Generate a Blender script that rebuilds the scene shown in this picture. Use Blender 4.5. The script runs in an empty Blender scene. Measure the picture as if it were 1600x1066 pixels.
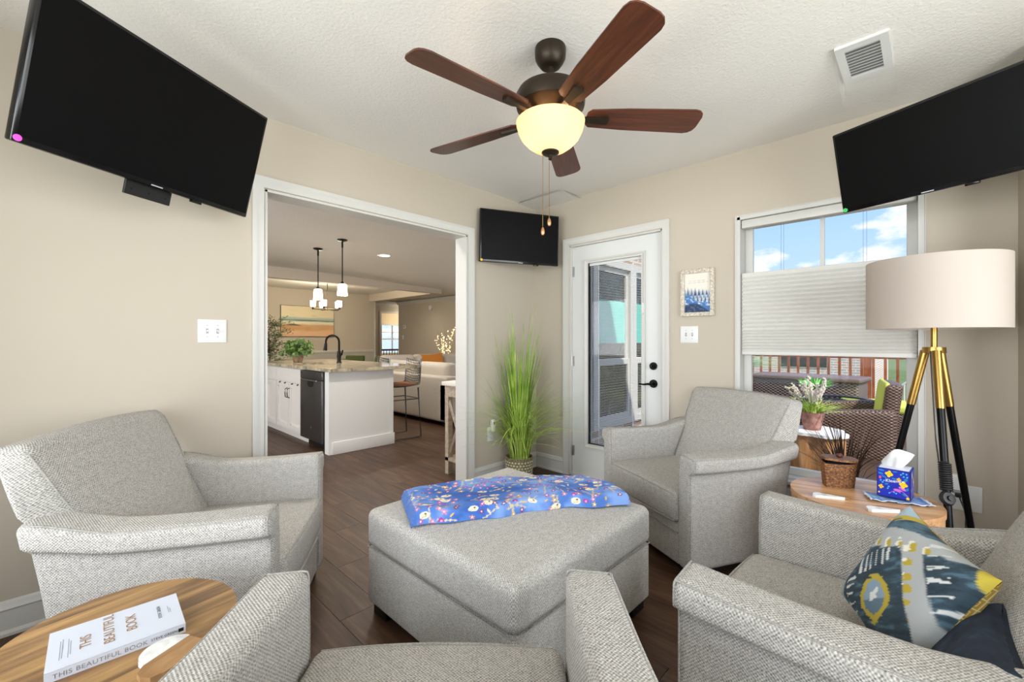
import bpy, bmesh, math, random
import numpy as np
from mathutils import Vector, Matrix

# ------------------------------------------------------------------ camera, sky, sun, exposure
scene = bpy.context.scene
COL = scene.collection
rnd = random.Random(7)
CAM_H = 1.2
RX, RY = 0.6939, -0.7201            # camera right vector on the floor plan
FX, FY = 0.7201, 0.6939             # camera forward vector
def cw(r, f):                        # (right, forward) metres from the tripod -> room x, y
    return (r * RX + f * FX, r * RY + f * FY)
cam_d = bpy.data.cameras.new('camera'); cam = bpy.data.objects.new('camera', cam_d); COL.objects.link(cam)
cam.location = (0, 0, CAM_H)
cam.rotation_euler = (math.radians(90), 0, math.atan2(FY, FX) - math.pi / 2)
cam_d.sensor_width = 36; cam_d.lens = 674.5 / 1600 * 36; cam_d.clip_start = 0.05
scene.camera = cam
vs = scene.view_settings
vs.view_transform = 'Standard'; vs.look = 'None'; vs.gamma = 1; vs.use_curve_mapping = False
vs.exposure = 0.0

def lin(c):
    c = [v / 255 for v in c]
    return tuple(v / 12.92 if v <= 0.04045 else ((v + 0.055) / 1.055) ** 2.4 for v in c)
def lin4(c): return lin(c) + (1,)

world = bpy.data.worlds.new('world'); scene.world = world; world.use_nodes = True
nt = world.node_tree; nt.nodes.clear()
def wn(t, **k):
    n = nt.nodes.new(t)
    for a, b in k.items(): setattr(n, a, b)
    return n
tc = wn('ShaderNodeTexCoord'); sep = wn('ShaderNodeSeparateXYZ'); nt.links.new(tc.outputs['Generated'], sep.inputs[0])
ramp = wn('ShaderNodeValToRGB')
ramp.color_ramp.elements[0].position = 0.0; ramp.color_ramp.elements[0].color = lin4((205, 226, 250))
ramp.color_ramp.elements[1].position = 0.5; ramp.color_ramp.elements[1].color = lin4((96, 152, 232))
e = ramp.color_ramp.elements.new(0.3); e.color = lin4((150, 196, 250))
nt.links.new(sep.outputs['Z'], ramp.inputs[0])
mp = wn('ShaderNodeMapping'); mp.inputs['Scale'].default_value = (5.0, 5.0, 11.0); mp.inputs['Location'].default_value = (4.3, 1.7, 0.35)
nt.links.new(tc.outputs['Generated'], mp.inputs[0])
cn = wn('ShaderNodeTexNoise'); cn.inputs['Scale'].default_value = 1.25; cn.inputs['Detail'].default_value = 6; cn.inputs['Roughness'].default_value = 0.55
nt.links.new(mp.outputs[0], cn.inputs['Vector'])
cr = wn('ShaderNodeValToRGB'); cr.color_ramp.elements[0].position = 0.50; cr.color_ramp.elements[1].position = 0.60
nt.links.new(cn.outputs['Fac'], cr.inputs[0])
mix = wn('ShaderNodeMixRGB'); mix.inputs[2].default_value = lin4((255, 253, 250))
nt.links.new(cr.outputs[0], mix.inputs[0]); nt.links.new(ramp.outputs[0], mix.inputs[1])
bg = wn('ShaderNodeBackground'); bg.inputs['Strength'].default_value = 1.25
nt.links.new(mix.outputs[0], bg.inputs[0])
wo = wn('ShaderNodeOutputWorld'); nt.links.new(bg.outputs[0], wo.inputs[0])

def light(name, kind, loc, energy, color=(1, 1, 1), size=None, rot=None, parent=None):
    d = bpy.data.lights.new(name, kind); d.energy = energy; d.color = color
    if kind == 'AREA':
        d.shape = 'RECTANGLE'; d.size, d.size_y = size
    elif kind == 'SUN': d.angle = size or 0.01
    elif size: d.shadow_soft_size = size
    o = bpy.data.objects.new(name, d); COL.objects.link(o); o.location = loc
    if rot: o.rotation_euler = rot
    if parent: o.parent = parent
    return o
def aim(o, d): o.rotation_euler = Vector(d).to_track_quat('-Z', 'Y').to_euler()
sun = light('sun', 'SUN', (8, -6, 12), 5.0, (1.0, 0.95, 0.86), 0.012)
aim(sun, (0.30, 0.62, -0.85))

# daylight area lamps: windows presumed behind the camera, two more added past the opening
day_a = light('daylight_window_west', 'AREA', (-2.0, 0.85, 1.15), 160, (0.95, 0.98, 1.0), (3.2, 2.2)); aim(day_a, (1, 0, 0.10))
day_b = light('daylight_window_south', 'AREA', (1.05, -2.1, 1.15), 165, (0.96, 0.98, 1.0), (3.4, 2.2)); aim(day_b, (0, 1, 0.10))
day_c = light('added_kitchen_daylight', 'AREA', (-1.62, 5.2, 1.45), 95, (0.97, 0.98, 1.0), (1.6, 1.2)); aim(day_c, (1, 0, -0.1))  # lamp added to brighten the kitchen; its window is made up
day_d = light('added_living_daylight', 'AREA', (7.12, 4.6, 1.5), 35, (0.97, 0.98, 1.0), (1.8, 1.4)); aim(day_d, (-1, 0, -0.05))  # lamp added to brighten the living room; no such window known

# ------------------------------------------------------------------ materials
MATS = {}
class NT:
    def __init__(s, m): s.t = m.node_tree; s.b = s.t.nodes['Principled BSDF']; s.o = s.t.nodes['Material Output']
    def n(s, t, **k):
        x = s.t.nodes.new(t)
        for a, b in k.items():
            if a in x.inputs.keys() if hasattr(x.inputs, 'keys') else False: x.inputs[a].default_value = b
            else: setattr(x, a, b)
        return x
    def l(s, a, b): s.t.links.new(a, b)
def mat(name, col=(200, 200, 200), rough=0.5, metal=0.0, **k):
    if name in MATS: return MATS[name]
    m = bpy.data.materials.new(name); m.use_nodes = True
    b = m.node_tree.nodes['Principled BSDF']
    b.inputs['Base Color'].default_value = lin4(col); b.inputs['Roughness'].default_value = rough; b.inputs['Metallic'].default_value = metal
    for a, v in k.items(): b.inputs[a.replace('_', ' ')].default_value = v
    MATS[name] = m
    return m
def ramp_node(T, stops, interp='LINEAR'):
    r = T.n('ShaderNodeValToRGB'); cr_ = r.color_ramp; cr_.interpolation = interp
    while len(cr_.elements) > 1: cr_.elements.remove(cr_.elements[-1])
    cr_.elements[0].position = stops[0][0]; cr_.elements[0].color = lin4(stops[0][1])
    for p, c in stops[1:]:
        e_ = cr_.elements.new(p); e_.color = lin4(c)
    return r
def coords(T, which='Object', scale=(1, 1, 1), rot=(0, 0, 0)):
    t = T.n('ShaderNodeTexCoord'); m = T.n('ShaderNodeMapping')
    m.inputs['Scale'].default_value = scale; m.inputs['Rotation'].default_value = rot
    T.l(t.outputs[which], m.inputs[0]); return m.outputs[0]
def noise(T, vec, scale, detail=3, rough=0.5, dist=0.0):
    n = T.n('ShaderNodeTexNoise'); n.inputs['Scale'].default_value = scale; n.inputs['Detail'].default_value = detail
    n.inputs['Roughness'].default_value = rough; n.inputs['Distortion'].default_value = dist
    T.l(vec, n.inputs['Vector']); return n
def bump(T, h, strength=0.3, dist=0.01):
    b = T.n('ShaderNodeBump'); b.inputs['Strength'].default_value = strength; b.inputs['Distance'].default_value = dist
    T.l(h, b.inputs['Height']); T.l(b.outputs[0], T.b.inputs['Normal']); return b
def mnoise(name, stops, rough=0.6, scale=(1, 1, 1), nscale=6, detail=4, which='UV', dist=0.0, bmp=0, nrough=0.55, metal=0.0, **k):
    if name in MATS: return MATS[name]
    m = mat(name, rough=rough, metal=metal, **k); T = NT(m)
    v = coords(T, which, scale); n = noise(T, v, nscale, detail, nrough, dist)
    r = ramp_node(T, stops); T.l(n.outputs['Fac'], r.inputs[0]); T.l(r.outputs[0], T.b.inputs['Base Color'])
    if bmp: bump(T, n.outputs['Fac'], bmp, 0.004)
    return m
def math_(T, op, a, b=None):
    n = T.n('ShaderNodeMath', operation=op)
    for i, v in enumerate((a, b)):
        if v is None: continue
        if isinstance(v, (int, float)): n.inputs[i].default_value = v
        else: T.l(v, n.inputs[i])
    return n.outputs[0]
def weave(name, light_c, dark_c, period=0.007, strength=0.5, contrast=0.5, aspect=1.0, rough=0.95):
    m = mat(name, rough=rough); T = NT(m)
    m.node_tree.nodes['Principled BSDF'].inputs['Specular IOR Level'].default_value = 0.15
    v = coords(T, 'UV'); s = T.n('ShaderNodeSeparateXYZ'); T.l(v, s.inputs[0])
    k = 2 * math.pi / period
    a = math_(T, 'SINE', math_(T, 'MULTIPLY', s.outputs[0], k)); b = math_(T, 'SINE', math_(T, 'MULTIPLY', s.outputs[1], k * aspect))
    w = math_(T, 'MULTIPLY', a, b)
    w = math_(T, 'ADD', math_(T, 'MULTIPLY', w, 0.5), 0.5)
    n = noise(T, v, 210, 2); n2 = noise(T, v, 45, 2)
    f = math_(T, 'ADD', math_(T, 'MULTIPLY', w, contrast), math_(T, 'MULTIPLY', math_(T, 'SUBTRACT', n.outputs['Fac'], 0.5), 1.3))
    f = math_(T, 'ADD', f, math_(T, 'MULTIPLY', math_(T, 'SUBTRACT', n2.outputs['Fac'], 0.5), 0.35))
    f = math_(T, 'ADD', f, 0.5 - contrast / 2)
    r = ramp_node(T, [(0.05, dark_c), (0.85, light_c)]); T.l(f, r.inputs[0]); T.l(r.outputs[0], T.b.inputs['Base Color'])
    bump(T, w, strength, 0.0025)
    return m
def wood(name, stops, scale=(1.2, 14, 14), nscale=2.2, rough=0.45, which='UV', random_tint=0.0, bmp=0.05):
    if name in MATS: return MATS[name]
    m = mat(name, rough=rough); T = NT(m)
    v = coords(T, which, scale)
    if random_tint:
        oi = T.n('ShaderNodeObjectInfo'); c = T.n('ShaderNodeVectorMath', operation='ADD')
        mu = T.n('ShaderNodeVectorMath', operation='SCALE'); mu.inputs['Scale'].default_value = 37.0
        cb = T.n('ShaderNodeCombineXYZ'); T.l(oi.outputs['Random'], cb.inputs[0]); T.l(oi.outputs['Random'], cb.inputs[1]); T.l(cb.outputs[0], mu.inputs[0])
        T.l(v, c.inputs[0]); T.l(mu.outputs[0], c.inputs[1]); v = c.outputs[0]
    n = noise(T, v, nscale, 6, 0.6, 0.6); r = ramp_node(T, stops); T.l(n.outputs['Fac'], r.inputs[0])
    out = r.outputs[0]
    if random_tint:
        hv = T.n('ShaderNodeHueSaturation'); T.l(out, hv.inputs['Color'])
        val = math_(T, 'ADD', math_(T, 'MULTIPLY', oi.outputs['Random'], random_tint), 1 - random_tint / 2); T.l(val, hv.inputs['Value']); out = hv.outputs[0]
    T.l(out, T.b.inputs['Base Color'])
    if bmp: bump(T, n.outputs['Fac'], bmp, 0.003)
    return m
def vcol(name, rough=0.6, bmp=0):
    if name in MATS: return MATS[name]
    m = mat(name, rough=rough); T = NT(m)
    a = T.n('ShaderNodeAttribute', attribute_name='Col'); T.l(a.outputs['Color'], T.b.inputs['Base Color'])
    if bmp:
        n = noise(T, coords(T, 'UV'), 260, 2); bump(T, n.outputs['Fac'], bmp, 0.003)
    return m
def glass(name, tint=(1, 1, 1), gloss=0.07):
    if name in MATS: return MATS[name]
    m = mat(name); T = NT(m); T.t.nodes.remove(T.b)
    tr = T.n('ShaderNodeBsdfTransparent'); tr.inputs[0].default_value = (*tint, 1)
    gl = T.n('ShaderNodeBsdfGlossy'); gl.inputs['Roughness'].default_value = 0.02
    mx = T.n('ShaderNodeMixShader'); lw = T.n('ShaderNodeLayerWeight'); lw.inputs[0].default_value = 0.2
    T.l(math_(T, 'ADD', math_(T, 'MULTIPLY', lw.outputs['Fresnel'], 0.05), gloss * 0.06), mx.inputs[0])
    T.l(tr.outputs[0], mx.inputs[1]); T.l(gl.outputs[0], mx.inputs[2]); T.l(mx.outputs[0], T.o.inputs[0]); return m
def translucent(name, col, emit=None, strength=0.0, mixf=0.5):
    if name in MATS: return MATS[name]
    m = mat(name); T = NT(m); T.t.nodes.remove(T.b)
    d = T.n('ShaderNodeBsdfDiffuse'); d.inputs[0].default_value = lin4(col)
    t = T.n('ShaderNodeBsdfTranslucent'); t.inputs[0].default_value = lin4(col)
    mx = T.n('ShaderNodeMixShader'); mx.inputs[0].default_value = mixf
    T.l(d.outputs[0], mx.inputs[1]); T.l(t.outputs[0], mx.inputs[2]); out = mx.outputs[0]
    if emit:
        e_ = T.n('ShaderNodeEmission'); e_.inputs[0].default_value = lin4(emit); e_.inputs[1].default_value = strength
        ad = T.n('ShaderNodeAddShader'); T.l(out, ad.inputs[0]); T.l(e_.outputs[0], ad.inputs[1]); out = ad.outputs[0]
    T.l(out, T.o.inputs[0]); return m
def emis(name, col, s):
    m = mat(name, col)
    b = m.node_tree.nodes['Principled BSDF']; b.inputs['Emission Color'].default_value = lin4(col); b.inputs['Emission Strength'].default_value = s
    return m
def textured_paint(name, col, nscale, strength, dist=0.004, rough=0.85):
    m = mat(name, col, rough); T = NT(m); n = noise(T, coords(T, 'Object'), nscale, 3, 0.6); bump(T, n.outputs['Fac'], strength, dist)
    m.node_tree.nodes['Principled BSDF'].inputs['Specular IOR Level'].default_value = 0.25
    return m

M_wall = textured_paint('wall_paint', (194, 184, 168), 160, 0.06)
M_ceil = textured_paint('ceiling_paint', (233, 229, 223), 75, 0.5, 0.006)
M_trim = mat('white_trim', (208, 206, 200), 0.4)
M_door = mat('door_paint', (218, 219, 216), 0.42)
M_white = mat('white_plastic', (226, 226, 223), 0.35)
M_black = mat('matte_black', (22, 22, 22), 0.45)
M_bronze = mat('dark_bronze', (52, 43, 32), 0.42, 0.6)
M_blackmetal = mat('black_metal', (14, 14, 15), 0.3, 0.6)
M_brass = mat('brushed_brass', (178, 142, 78), 0.28, 1.0)
M_steel = mat('steel', (190, 190, 190), 0.3, 1.0)
M_fabric = weave('grey_tweed', (216, 212, 205), (116, 113, 108), 0.0085, 0.55, 0.55)
M_fabric_o = weave('grey_chenille', (232, 229, 223), (124, 121, 116), 0.007, 0.5, 0.45, 0.55)
M_pipe = weave('tweed_piping', (196, 193, 186), (120, 118, 113), 0.004, 0.3, 0.4)
M_glass = glass('window_glass')

# ------------------------------------------------------------------ mesh helpers
def box_uv(me):
    if not len(me.polygons): return
    uv = me.uv_layers.new(name='UVMap')
    nv = len(me.vertices); nl = len(me.loops)
    co = np.empty(nv * 3, 'f4'); me.vertices.foreach_get('co', co); co = co.reshape(-1, 3)
    li = np.empty(nl, 'i4'); me.loops.foreach_get('vertex_index', li)
    pn = np.empty(len(me.polygons) * 3, 'f4'); me.polygons.foreach_get('normal', pn); pn = np.abs(pn.reshape(-1, 3))
    lt = np.empty(len(me.polygons), 'i4'); me.polygons.foreach_get('loop_total', lt)
    ax = np.repeat(pn.argmax(1), lt); c = co[li]
    out = np.where((ax == 0)[:, None], c[:, [1, 2]], np.where((ax == 1)[:, None], c[:, [0, 2]], c[:, [0, 1]]))
    uv.data.foreach_set('uv', out.astype('f4').ravel())
def finish(me, material, smooth):
    if smooth is not None and len(me.polygons):
        me.polygons.foreach_set('use_smooth', [True] * len(me.polygons))
        me.set_sharp_from_angle(angle=math.radians(smooth))
    box_uv(me)
    if material: me.materials.append(material)
def link(name, me, parent=None, loc=None, rot=None):
    o = bpy.data.objects.new(name, me); COL.objects.link(o)
    if parent: o.parent = parent
    if loc: o.location = loc
    if rot is not None: o.rotation_euler = rot if hasattr(rot, '__len__') else (0, 0, rot)
    return o
class G:
    """collects geometry, then links it as one mesh object"""
    def __init__(s): s.bm = bmesh.new()
    def box(s, x0, x1, y0, y1, z0, z1, bev=0.0, seg=2, mtx=None):
        r = bmesh.ops.create_cube(s.bm, size=1.0); v = r['verts']
        for a in v: a.co = Vector(((x0 + x1) / 2 + a.co.x * (x1 - x0), (y0 + y1) / 2 + a.co.y * (y1 - y0), (z0 + z1) / 2 + a.co.z * (z1 - z0)))
        if bev:
            ed = list({e_ for a in v for e_ in a.link_edges})
            rr = bmesh.ops.bevel(s.bm, geom=ed, offset=bev, segments=seg, affect='EDGES', profile=0.5, clamp_overlap=True)
            v = list({a for f in rr['faces'] for a in f.verts} | {a for a in v if a.is_valid})
        if mtx is not None:
            for a in v: a.co = mtx @ a.co
        return s
    def cyl(s, p0, p1, r0, r1=None, seg=16, cap=True):
        r1 = r0 if r1 is None else r1
        p0 = Vector(p0); p1 = Vector(p1); d = p1 - p0; q = d.to_track_quat('Z', 'Y')
        R0 = [s.bm.verts.new(p0 + q @ Vector((math.cos(t) * r0, math.sin(t) * r0, 0))) for t in [2 * math.pi * i / seg for i in range(seg)]]
        R1 = [s.bm.verts.new(p1 + q @ Vector((math.cos(t) * r1, math.sin(t) * r1, 0))) for t in [2 * math.pi * i / seg for i in range(seg)]]
        for i in range(seg): s.bm.faces.new((R0[i], R0[(i + 1) % seg], R1[(i + 1) % seg], R1[i]))
        if cap: s.bm.faces.new(R0[::-1]); s.bm.faces.new(R1)
        return s
    def lathe(s, prof, seg=32, c=(0, 0, 0), cap=False):
        rings = []
        for r, z in prof:
            if r < 1e-6: rings.append([s.bm.verts.new((c[0], c[1], c[2] + z))])
            else: rings.append([s.bm.verts.new((c[0] + r * math.cos(2 * math.pi * i / seg), c[1] + r * math.sin(2 * math.pi * i / seg), c[2] + z)) for i in range(seg)])
        for a, b in zip(rings, rings[1:]):
            if len(a) == 1 and len(b) == 1: continue
            for i in range(seg):
                j = (i + 1) % seg
                if len(a) == 1: s.bm.faces.new((a[0], b[j], b[i]))
                elif len(b) == 1: s.bm.faces.new((a[i], a[j], b[0]))
                else: s.bm.faces.new((a[i], a[j], b[j], b[i]))
        if cap:
            if len(rings[0]) > 1: s.bm.faces.new(rings[0][::-1])
            if len(rings[-1]) > 1: s.bm.faces.new(rings[-1])
        return s
    def tube(s, pts, r, seg=8, closed=False, r1=None):
        pts = [Vector(p) for p in pts]; n = len(pts); rings = []
        up = Vector((0, 0, 1))
        for i, p in enumerate(pts):
            a = pts[i - 1] if (i > 0 or closed) else p; b = pts[(i + 1) % n] if (i < n - 1 or closed) else p
            d = (b - a).normalized(); x = d.cross(up)
            if x.length < 1e-3: x = d.cross(Vector((1, 0, 0)))
            x.normalize(); y = x.cross(d).normalized()
            rr = r if r1 is None else r + (r1 - r) * i / max(1, n - 1)
            rings.append([s.bm.verts.new(p + (x * math.cos(t) + y * math.sin(t)) * rr) for t in [2 * math.pi * k / seg for k in range(seg)]])
        for i in range(n if closed else n - 1):
            a, b = rings[i], rings[(i + 1) % n]
            for k in range(seg): s.bm.faces.new((a[k], b[k], b[(k + 1) % seg], a[(k + 1) % seg]))
        if not closed: s.bm.faces.new(rings[0]); s.bm.faces.new(rings[-1][::-1])
        return s
    def poly(s, pts, z0, z1, mtx=None):
        """prism of an outline in x,y"""
        a = [s.bm.verts.new((p[0], p[1], z0)) for p in pts]; b = [s.bm.verts.new((p[0], p[1], z1)) for p in pts]
        n = len(pts)
        for i in range(n): s.bm.faces.new((a[i], a[(i + 1) % n], b[(i + 1) % n], b[i]))
        s.bm.faces.new(a[::-1]); s.bm.faces.new(b)
        if mtx is not None:
            for q in a + b: q.co = mtx @ q.co
        return s
    def faces(s, vv, ff):
        v = [s.bm.verts.new(p) for p in vv]
        for f in ff: s.bm.faces.new([v[i] for i in f])
        return s
    def build(s, name, material, parent=None, smooth=35, loc=None, rot=None, fix=True):
        if fix: bmesh.ops.recalc_face_normals(s.bm, faces=s.bm.faces[:])
        me = bpy.data.meshes.new(name); s.bm.to_mesh(me); s.bm.free(); finish(me, material, smooth)
        return link(name, me, parent, loc, rot)
def rbox_np(x0, x1, y0, y1, z0, z1, r, n=(6, 6, 6), k=3, cuts=None):
    """rounded box with regular interior cuts; returns verts, quads"""
    def axis(a, b, m, extra):
        rr = min(r, (b - a) / 2 * 0.98)
        t = [a + rr * (1 - math.tan(math.pi / 4 * (1 - i / k))) for i in range(k)]
        inner = list(np.linspace(a + rr, b - rr, m + 1))
        if extra: inner = sorted(set(inner + [e_ for e_ in extra if a + rr < e_ < b - rr]))
        return np.array(t + inner + [a + b - q for q in t[::-1]])
    cuts = cuts or (None, None, None)
    X = axis(x0, x1, n[0], cuts[0]); Y = axis(y0, y1, n[1], cuts[1]); Z = axis(z0, z1, n[2], cuts[2])
    idx = {}; V = []; F = []
    def vid(i, j, l):
        if (i, j, l) not in idx: idx[(i, j, l)] = len(V); V.append((X[i], Y[j], Z[l]))
        return idx[(i, j, l)]
    a, b, c = len(X) - 1, len(Y) - 1, len(Z) - 1
    for i in range(a):
        for j in range(b):
            F.append((vid(i, j, 0), vid(i, j + 1, 0), vid(i + 1, j + 1, 0), vid(i + 1, j, 0)))
            F.append((vid(i, j, c), vid(i + 1, j, c), vid(i + 1, j + 1, c), vid(i, j + 1, c)))
    for i in range(a):
        for l in range(c):
            F.append((vid(i, 0, l), vid(i + 1, 0, l), vid(i + 1, 0, l + 1), vid(i, 0, l + 1)))
            F.append((vid(i, b, l), vid(i, b, l + 1), vid(i + 1, b, l + 1), vid(i + 1, b, l)))
    for j in range(b):
        for l in range(c):
            F.append((vid(0, j, l), vid(0, j, l + 1), vid(0, j + 1, l + 1), vid(0, j + 1, l)))
            F.append((vid(a, j, l), vid(a, j + 1, l), vid(a, j + 1, l + 1), vid(a, j, l + 1)))
    V = np.array(V, float)
    lo = np.array([x0, y0, z0]); hi = np.array([x1, y1, z1]); rr = np.minimum(r, (hi - lo) / 2 * 0.98)
    q = np.clip(V, lo + rr, hi - rr); d = (V - q) / rr
    ln = np.linalg.norm(d, axis=1, keepdims=True); ln[ln < 1e-9] = 1
    V = q + d / ln * rr * (np.abs(d).max(1, keepdims=True) > 0.999)
    return V, F
def from_np(name, V, F, material, parent=None, smooth=60, loc=None, rot=None, cols=None, uv=None):
    me = bpy.data.meshes.new(name); me.from_pydata([tuple(map(float, v)) for v in V], [], F); me.update()
    if cols is not None:
        a = me.color_attributes.new('Col', 'FLOAT_COLOR', 'POINT')
        c4 = np.ones((len(V), 4), 'f4'); c4[:, :3] = cols; a.data.foreach_set('color', c4.ravel())
    finish(me, material, smooth)
    return link(name, me, parent, loc, rot)
def rbox(name, dims, r, material, parent=None, n=(6, 6, 6), k=3, fn=None, cuts=None, smooth=60, loc=None, rot=None):
    V, F = rbox_np(*dims, r, n, k, cuts)
    if fn: V = fn(V)
    return from_np(name, V, F, material, parent, smooth, loc, rot)
def sstep(a, b, x):
    t = np.clip((x - a) / (b - a), 0, 1); return t * t * (3 - 2 * t)
def empty(name, loc=(0, 0, 0), rz=0.0):
    o = bpy.data.objects.new(name, None); COL.objects.link(o); o.location = loc; o.rotation_euler = (0, 0, rz); o.empty_display_size = 0.1
    return o
def tag(o, label, cat, group=None):
    o['label'] = label; o['category'] = cat
    if group: o['group'] = group
    return o
def struct(o, label=None):
    o['kind'] = 'structure'
    if label: o['label'] = label
    return o
def copy_tree(o, parent=None):
    c = o.copy(); COL.objects.link(c); c.parent = parent
    for ch in [x for x in ALLCH.get(o.name, list(o.children))]: copy_tree(ch, c)
    return c
ALLCH = {}
def text_mesh(name, body, size, material, parent, mtx, extrude=0.0004, align='LEFT', spacing=1.0):
    cu = bpy.data.curves.new(name, 'FONT'); cu.body = body; cu.size = size; cu.extrude = extrude; cu.align_x = align; cu.space_character = spacing
    o = bpy.data.objects.new('tmp_text', cu); COL.objects.link(o)
    dg = bpy.context.evaluated_depsgraph_get(); dg.update()
    me = bpy.data.meshes.new_from_object(o.evaluated_get(dg)); bpy.data.objects.remove(o); bpy.data.curves.remove(cu)
    me.name = name; me.materials.clear(); me.materials.append(material)
    me.transform(mtx)
    return link(name, me, parent)

# ------------------------------------------------------------------ the shell
XR, YL, ZC = 3.15, 2.712, 2.475       # right wall, left wall, ceiling
WX, SY = -0.75, -0.85                  # walls behind the camera
g = G()
g.box(-1.7, 8.8, -1.0, 13.2, -0.12, -0.004)
floor = struct(g.build('floor', None, smooth=None))
M_plank = wood('walnut_vinyl', [(0.25, (52, 36, 26)), (0.5, (80, 57, 42)), (0.75, (110, 84, 63))], (9, 0.9, 1), 2.4, 0.42, 'Object', 0.35, 0.06)
M_plank.node_tree.nodes['Principled BSDF'].inputs['Specular IOR Level'].default_value = .3
floor.data.materials.append(mnoise('walnut_vinyl_far', [(0.3, (54, 40, 31)), (0.7, (92, 71, 56))], 0.4, (9, 0.9, 1), 2.4, 6, 'Object'))
pm = G().box(0.0006, 0.1794, 0.0006, 1.2194, -0.0045, 0, 0.0008, 1); plank_me = None
k_ = 0
for ix in range(28):
    x = -0.8 + 0.18 * ix; off = (ix * 0.437) % 1.22
    for iy in range(-1, 9):
        y = -0.9 + off + 1.22 * iy
        if y + 1.22 < -0.85 or y > 8.4: continue
        if x > XR and y < YL - 0.3: continue
        if x > 1.95 and x + .18 < 2.68 and y > 4.6 and y < 6.2: continue
        if plank_me is None:
            p = pm.build('plank', M_plank, floor, smooth=None); plank_me = p.data
        else: p = link('plank', plank_me, floor)
        p.location = (x, y, 0.0)

def wall(name, boxes, m=None, label=None):
    g = G()
    for b in boxes: g.box(*b)
    return struct(g.build(name, m or M_wall, smooth=None), label)
OX0, OX1, OZ = 0.792, 2.285, 2.062      # cased opening to the kitchen (x range, head)
TH = 0.13
wall('wall_left', [(WX - .15, OX0, YL, YL + TH, 0, ZC), (OX1, XR + .15, YL, YL + TH, 0, ZC), (OX0, OX1, YL, YL + TH, OZ, ZC)])
DY0, DY1, DZ = 1.455, 2.315, 2.05       # exterior door opening
WY0, WY1, WZ0, WZ1 = 0.02, 0.925, 0.33, 2.03  # window opening
wall('wall_right', [(XR, XR + .15, DY1, YL, 0, ZC), (XR, XR + .15, DY0, DY1, DZ, ZC), (XR, XR + .15, WY1, DY0, 0, ZC),
                    (XR, XR + .15, WY0, WY1, WZ1, ZC), (XR, XR + .15, WY0, WY1, 0, WZ0), (XR, XR + .15, SY - .15, WY0, 0, ZC)])
wall('wall_corner', [(2.86, XR, SY - .15, -0.309, 0, ZC)])
wall('wall_back', [(WX - .15, WX, SY - .15, -0.5, 0, ZC), (WX - .15, WX, 2.2, YL, 0, ZC), (WX - .15, WX, -.5, 2.2, 0, 0.5), (WX - .15, WX, -.5, 2.2, 2.25, ZC)])
wall('wall_front', [(WX, -.4, SY - .15, SY, 0, ZC), (2.5, 2.86, SY - .15, SY, 0, ZC), (-.4, 2.5, SY - .15, SY, 0, 0.5), (-.4, 2.5, SY - .15, SY, 2.25, ZC)])
struct(G().box(WX - .15, XR + .15, SY - .15, YL + TH, ZC, ZC + .12).build('ceiling', M_ceil, smooth=None))
# simple sash frames of the two windows behind the camera
for nm, ax in (('window_2', 0), ('window_3', 1)):
    g = G()
    if ax == 0:
        for a, b, c, d in ((-.5, -.45, .5, 2.25), (2.15, 2.2, .5, 2.25), (-.45, 2.15, .5, .55), (-.45, 2.15, 2.2, 2.25), (.83, .87, .55, 2.2)): g.box(WX - .09, WX - .04, a, b, c, d)
    else:
        for a, b, c, d in ((-.4, -.35, .5, 2.25), (2.45, 2.5, .5, 2.25), (-.35, 2.45, .5, .55), (-.35, 2.45, 2.2, 2.25), (1.03, 1.07, .55, 2.2)): g.box(a, b, SY - .09, SY - .04, c, d)
    w = struct(g.build(nm, M_trim, smooth=None))
    if ax == 0: G().box(WX - .07, WX - .066, -.45, 2.15, .55, 2.2).build('pane', M_glass, w, smooth=None)
    else: G().box(-.35, 2.45, SY - .07, SY - .066, .55, 2.2).build('pane', M_glass, w, smooth=None)

def casing_profile(w=0.06):
    return [(0, 0), (0, .011), (.006, .013), (.012, .012), (w * .55, .016), (w * .72, .02), (w, .02), (w, 0)]
def casing_frame(name, u0, u1, v0, v1, place, w=0.06, bottom=False, inner=0.006):
    """mitred moulded casing round an opening; place(u, v, d) -> point. u across, v up, d out of the wall"""
    prof = casing_profile(w); bm = bmesh.new()
    path = [(u0 - inner, v0, -1, 0), (u0 - inner, v1 + inner, -1, 1), (u1 + inner, v1 + inner, 1, 1), (u1 + inner, v0, 1, 0)]
    if bottom: path = [(u0 - inner, v0 - inner, -1, -1), (u0 - inner, v1 + inner, -1, 1), (u1 + inner, v1 + inner, 1, 1), (u1 + inner, v0 - inner, 1, -1)]
    rings = [[bm.verts.new(place(u + a * p, v + b * p, d)) for p, d in prof] for u, v, a, b in path]
    m = len(prof); segs = list(zip(rings, rings[1:])) + ([(rings[-1], rings[0])] if bottom else [])
    for A, B in segs:
        for i in range(m - 1): bm.faces.new((A[i], A[i + 1], B[i + 1], B[i]))
    if not bottom: bm.faces.new(rings[0]); bm.faces.new(rings[-1][::-1])
    g = G(); g.bm.free(); g.bm = bm
    return g
o = casing_frame('c', OX0, OX1, 0, OZ, lambda u, v, d: (u, YL - d, v)).build('trim_1', M_trim, smooth=30); struct(o, 'white moulded casing round the kitchen opening')
o = casing_frame('c', OX0, OX1, 0, OZ, lambda u, v, d: (u, YL + TH + d, v)).build('trim_2', M_trim, smooth=30); struct(o)
g = G(); g.box(OX0 - .001, OX0 + .012, YL - .004, YL + TH + .004, 0, OZ); g.box(OX1 - .012, OX1 + .001, YL - .004, YL + TH + .004, 0, OZ); g.box(OX0, OX1, YL - .004, YL + TH + .004, OZ - .012, OZ + .001)
struct(g.build('trim_3', M_trim, smooth=None), 'white jamb lining of the kitchen opening')
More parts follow.
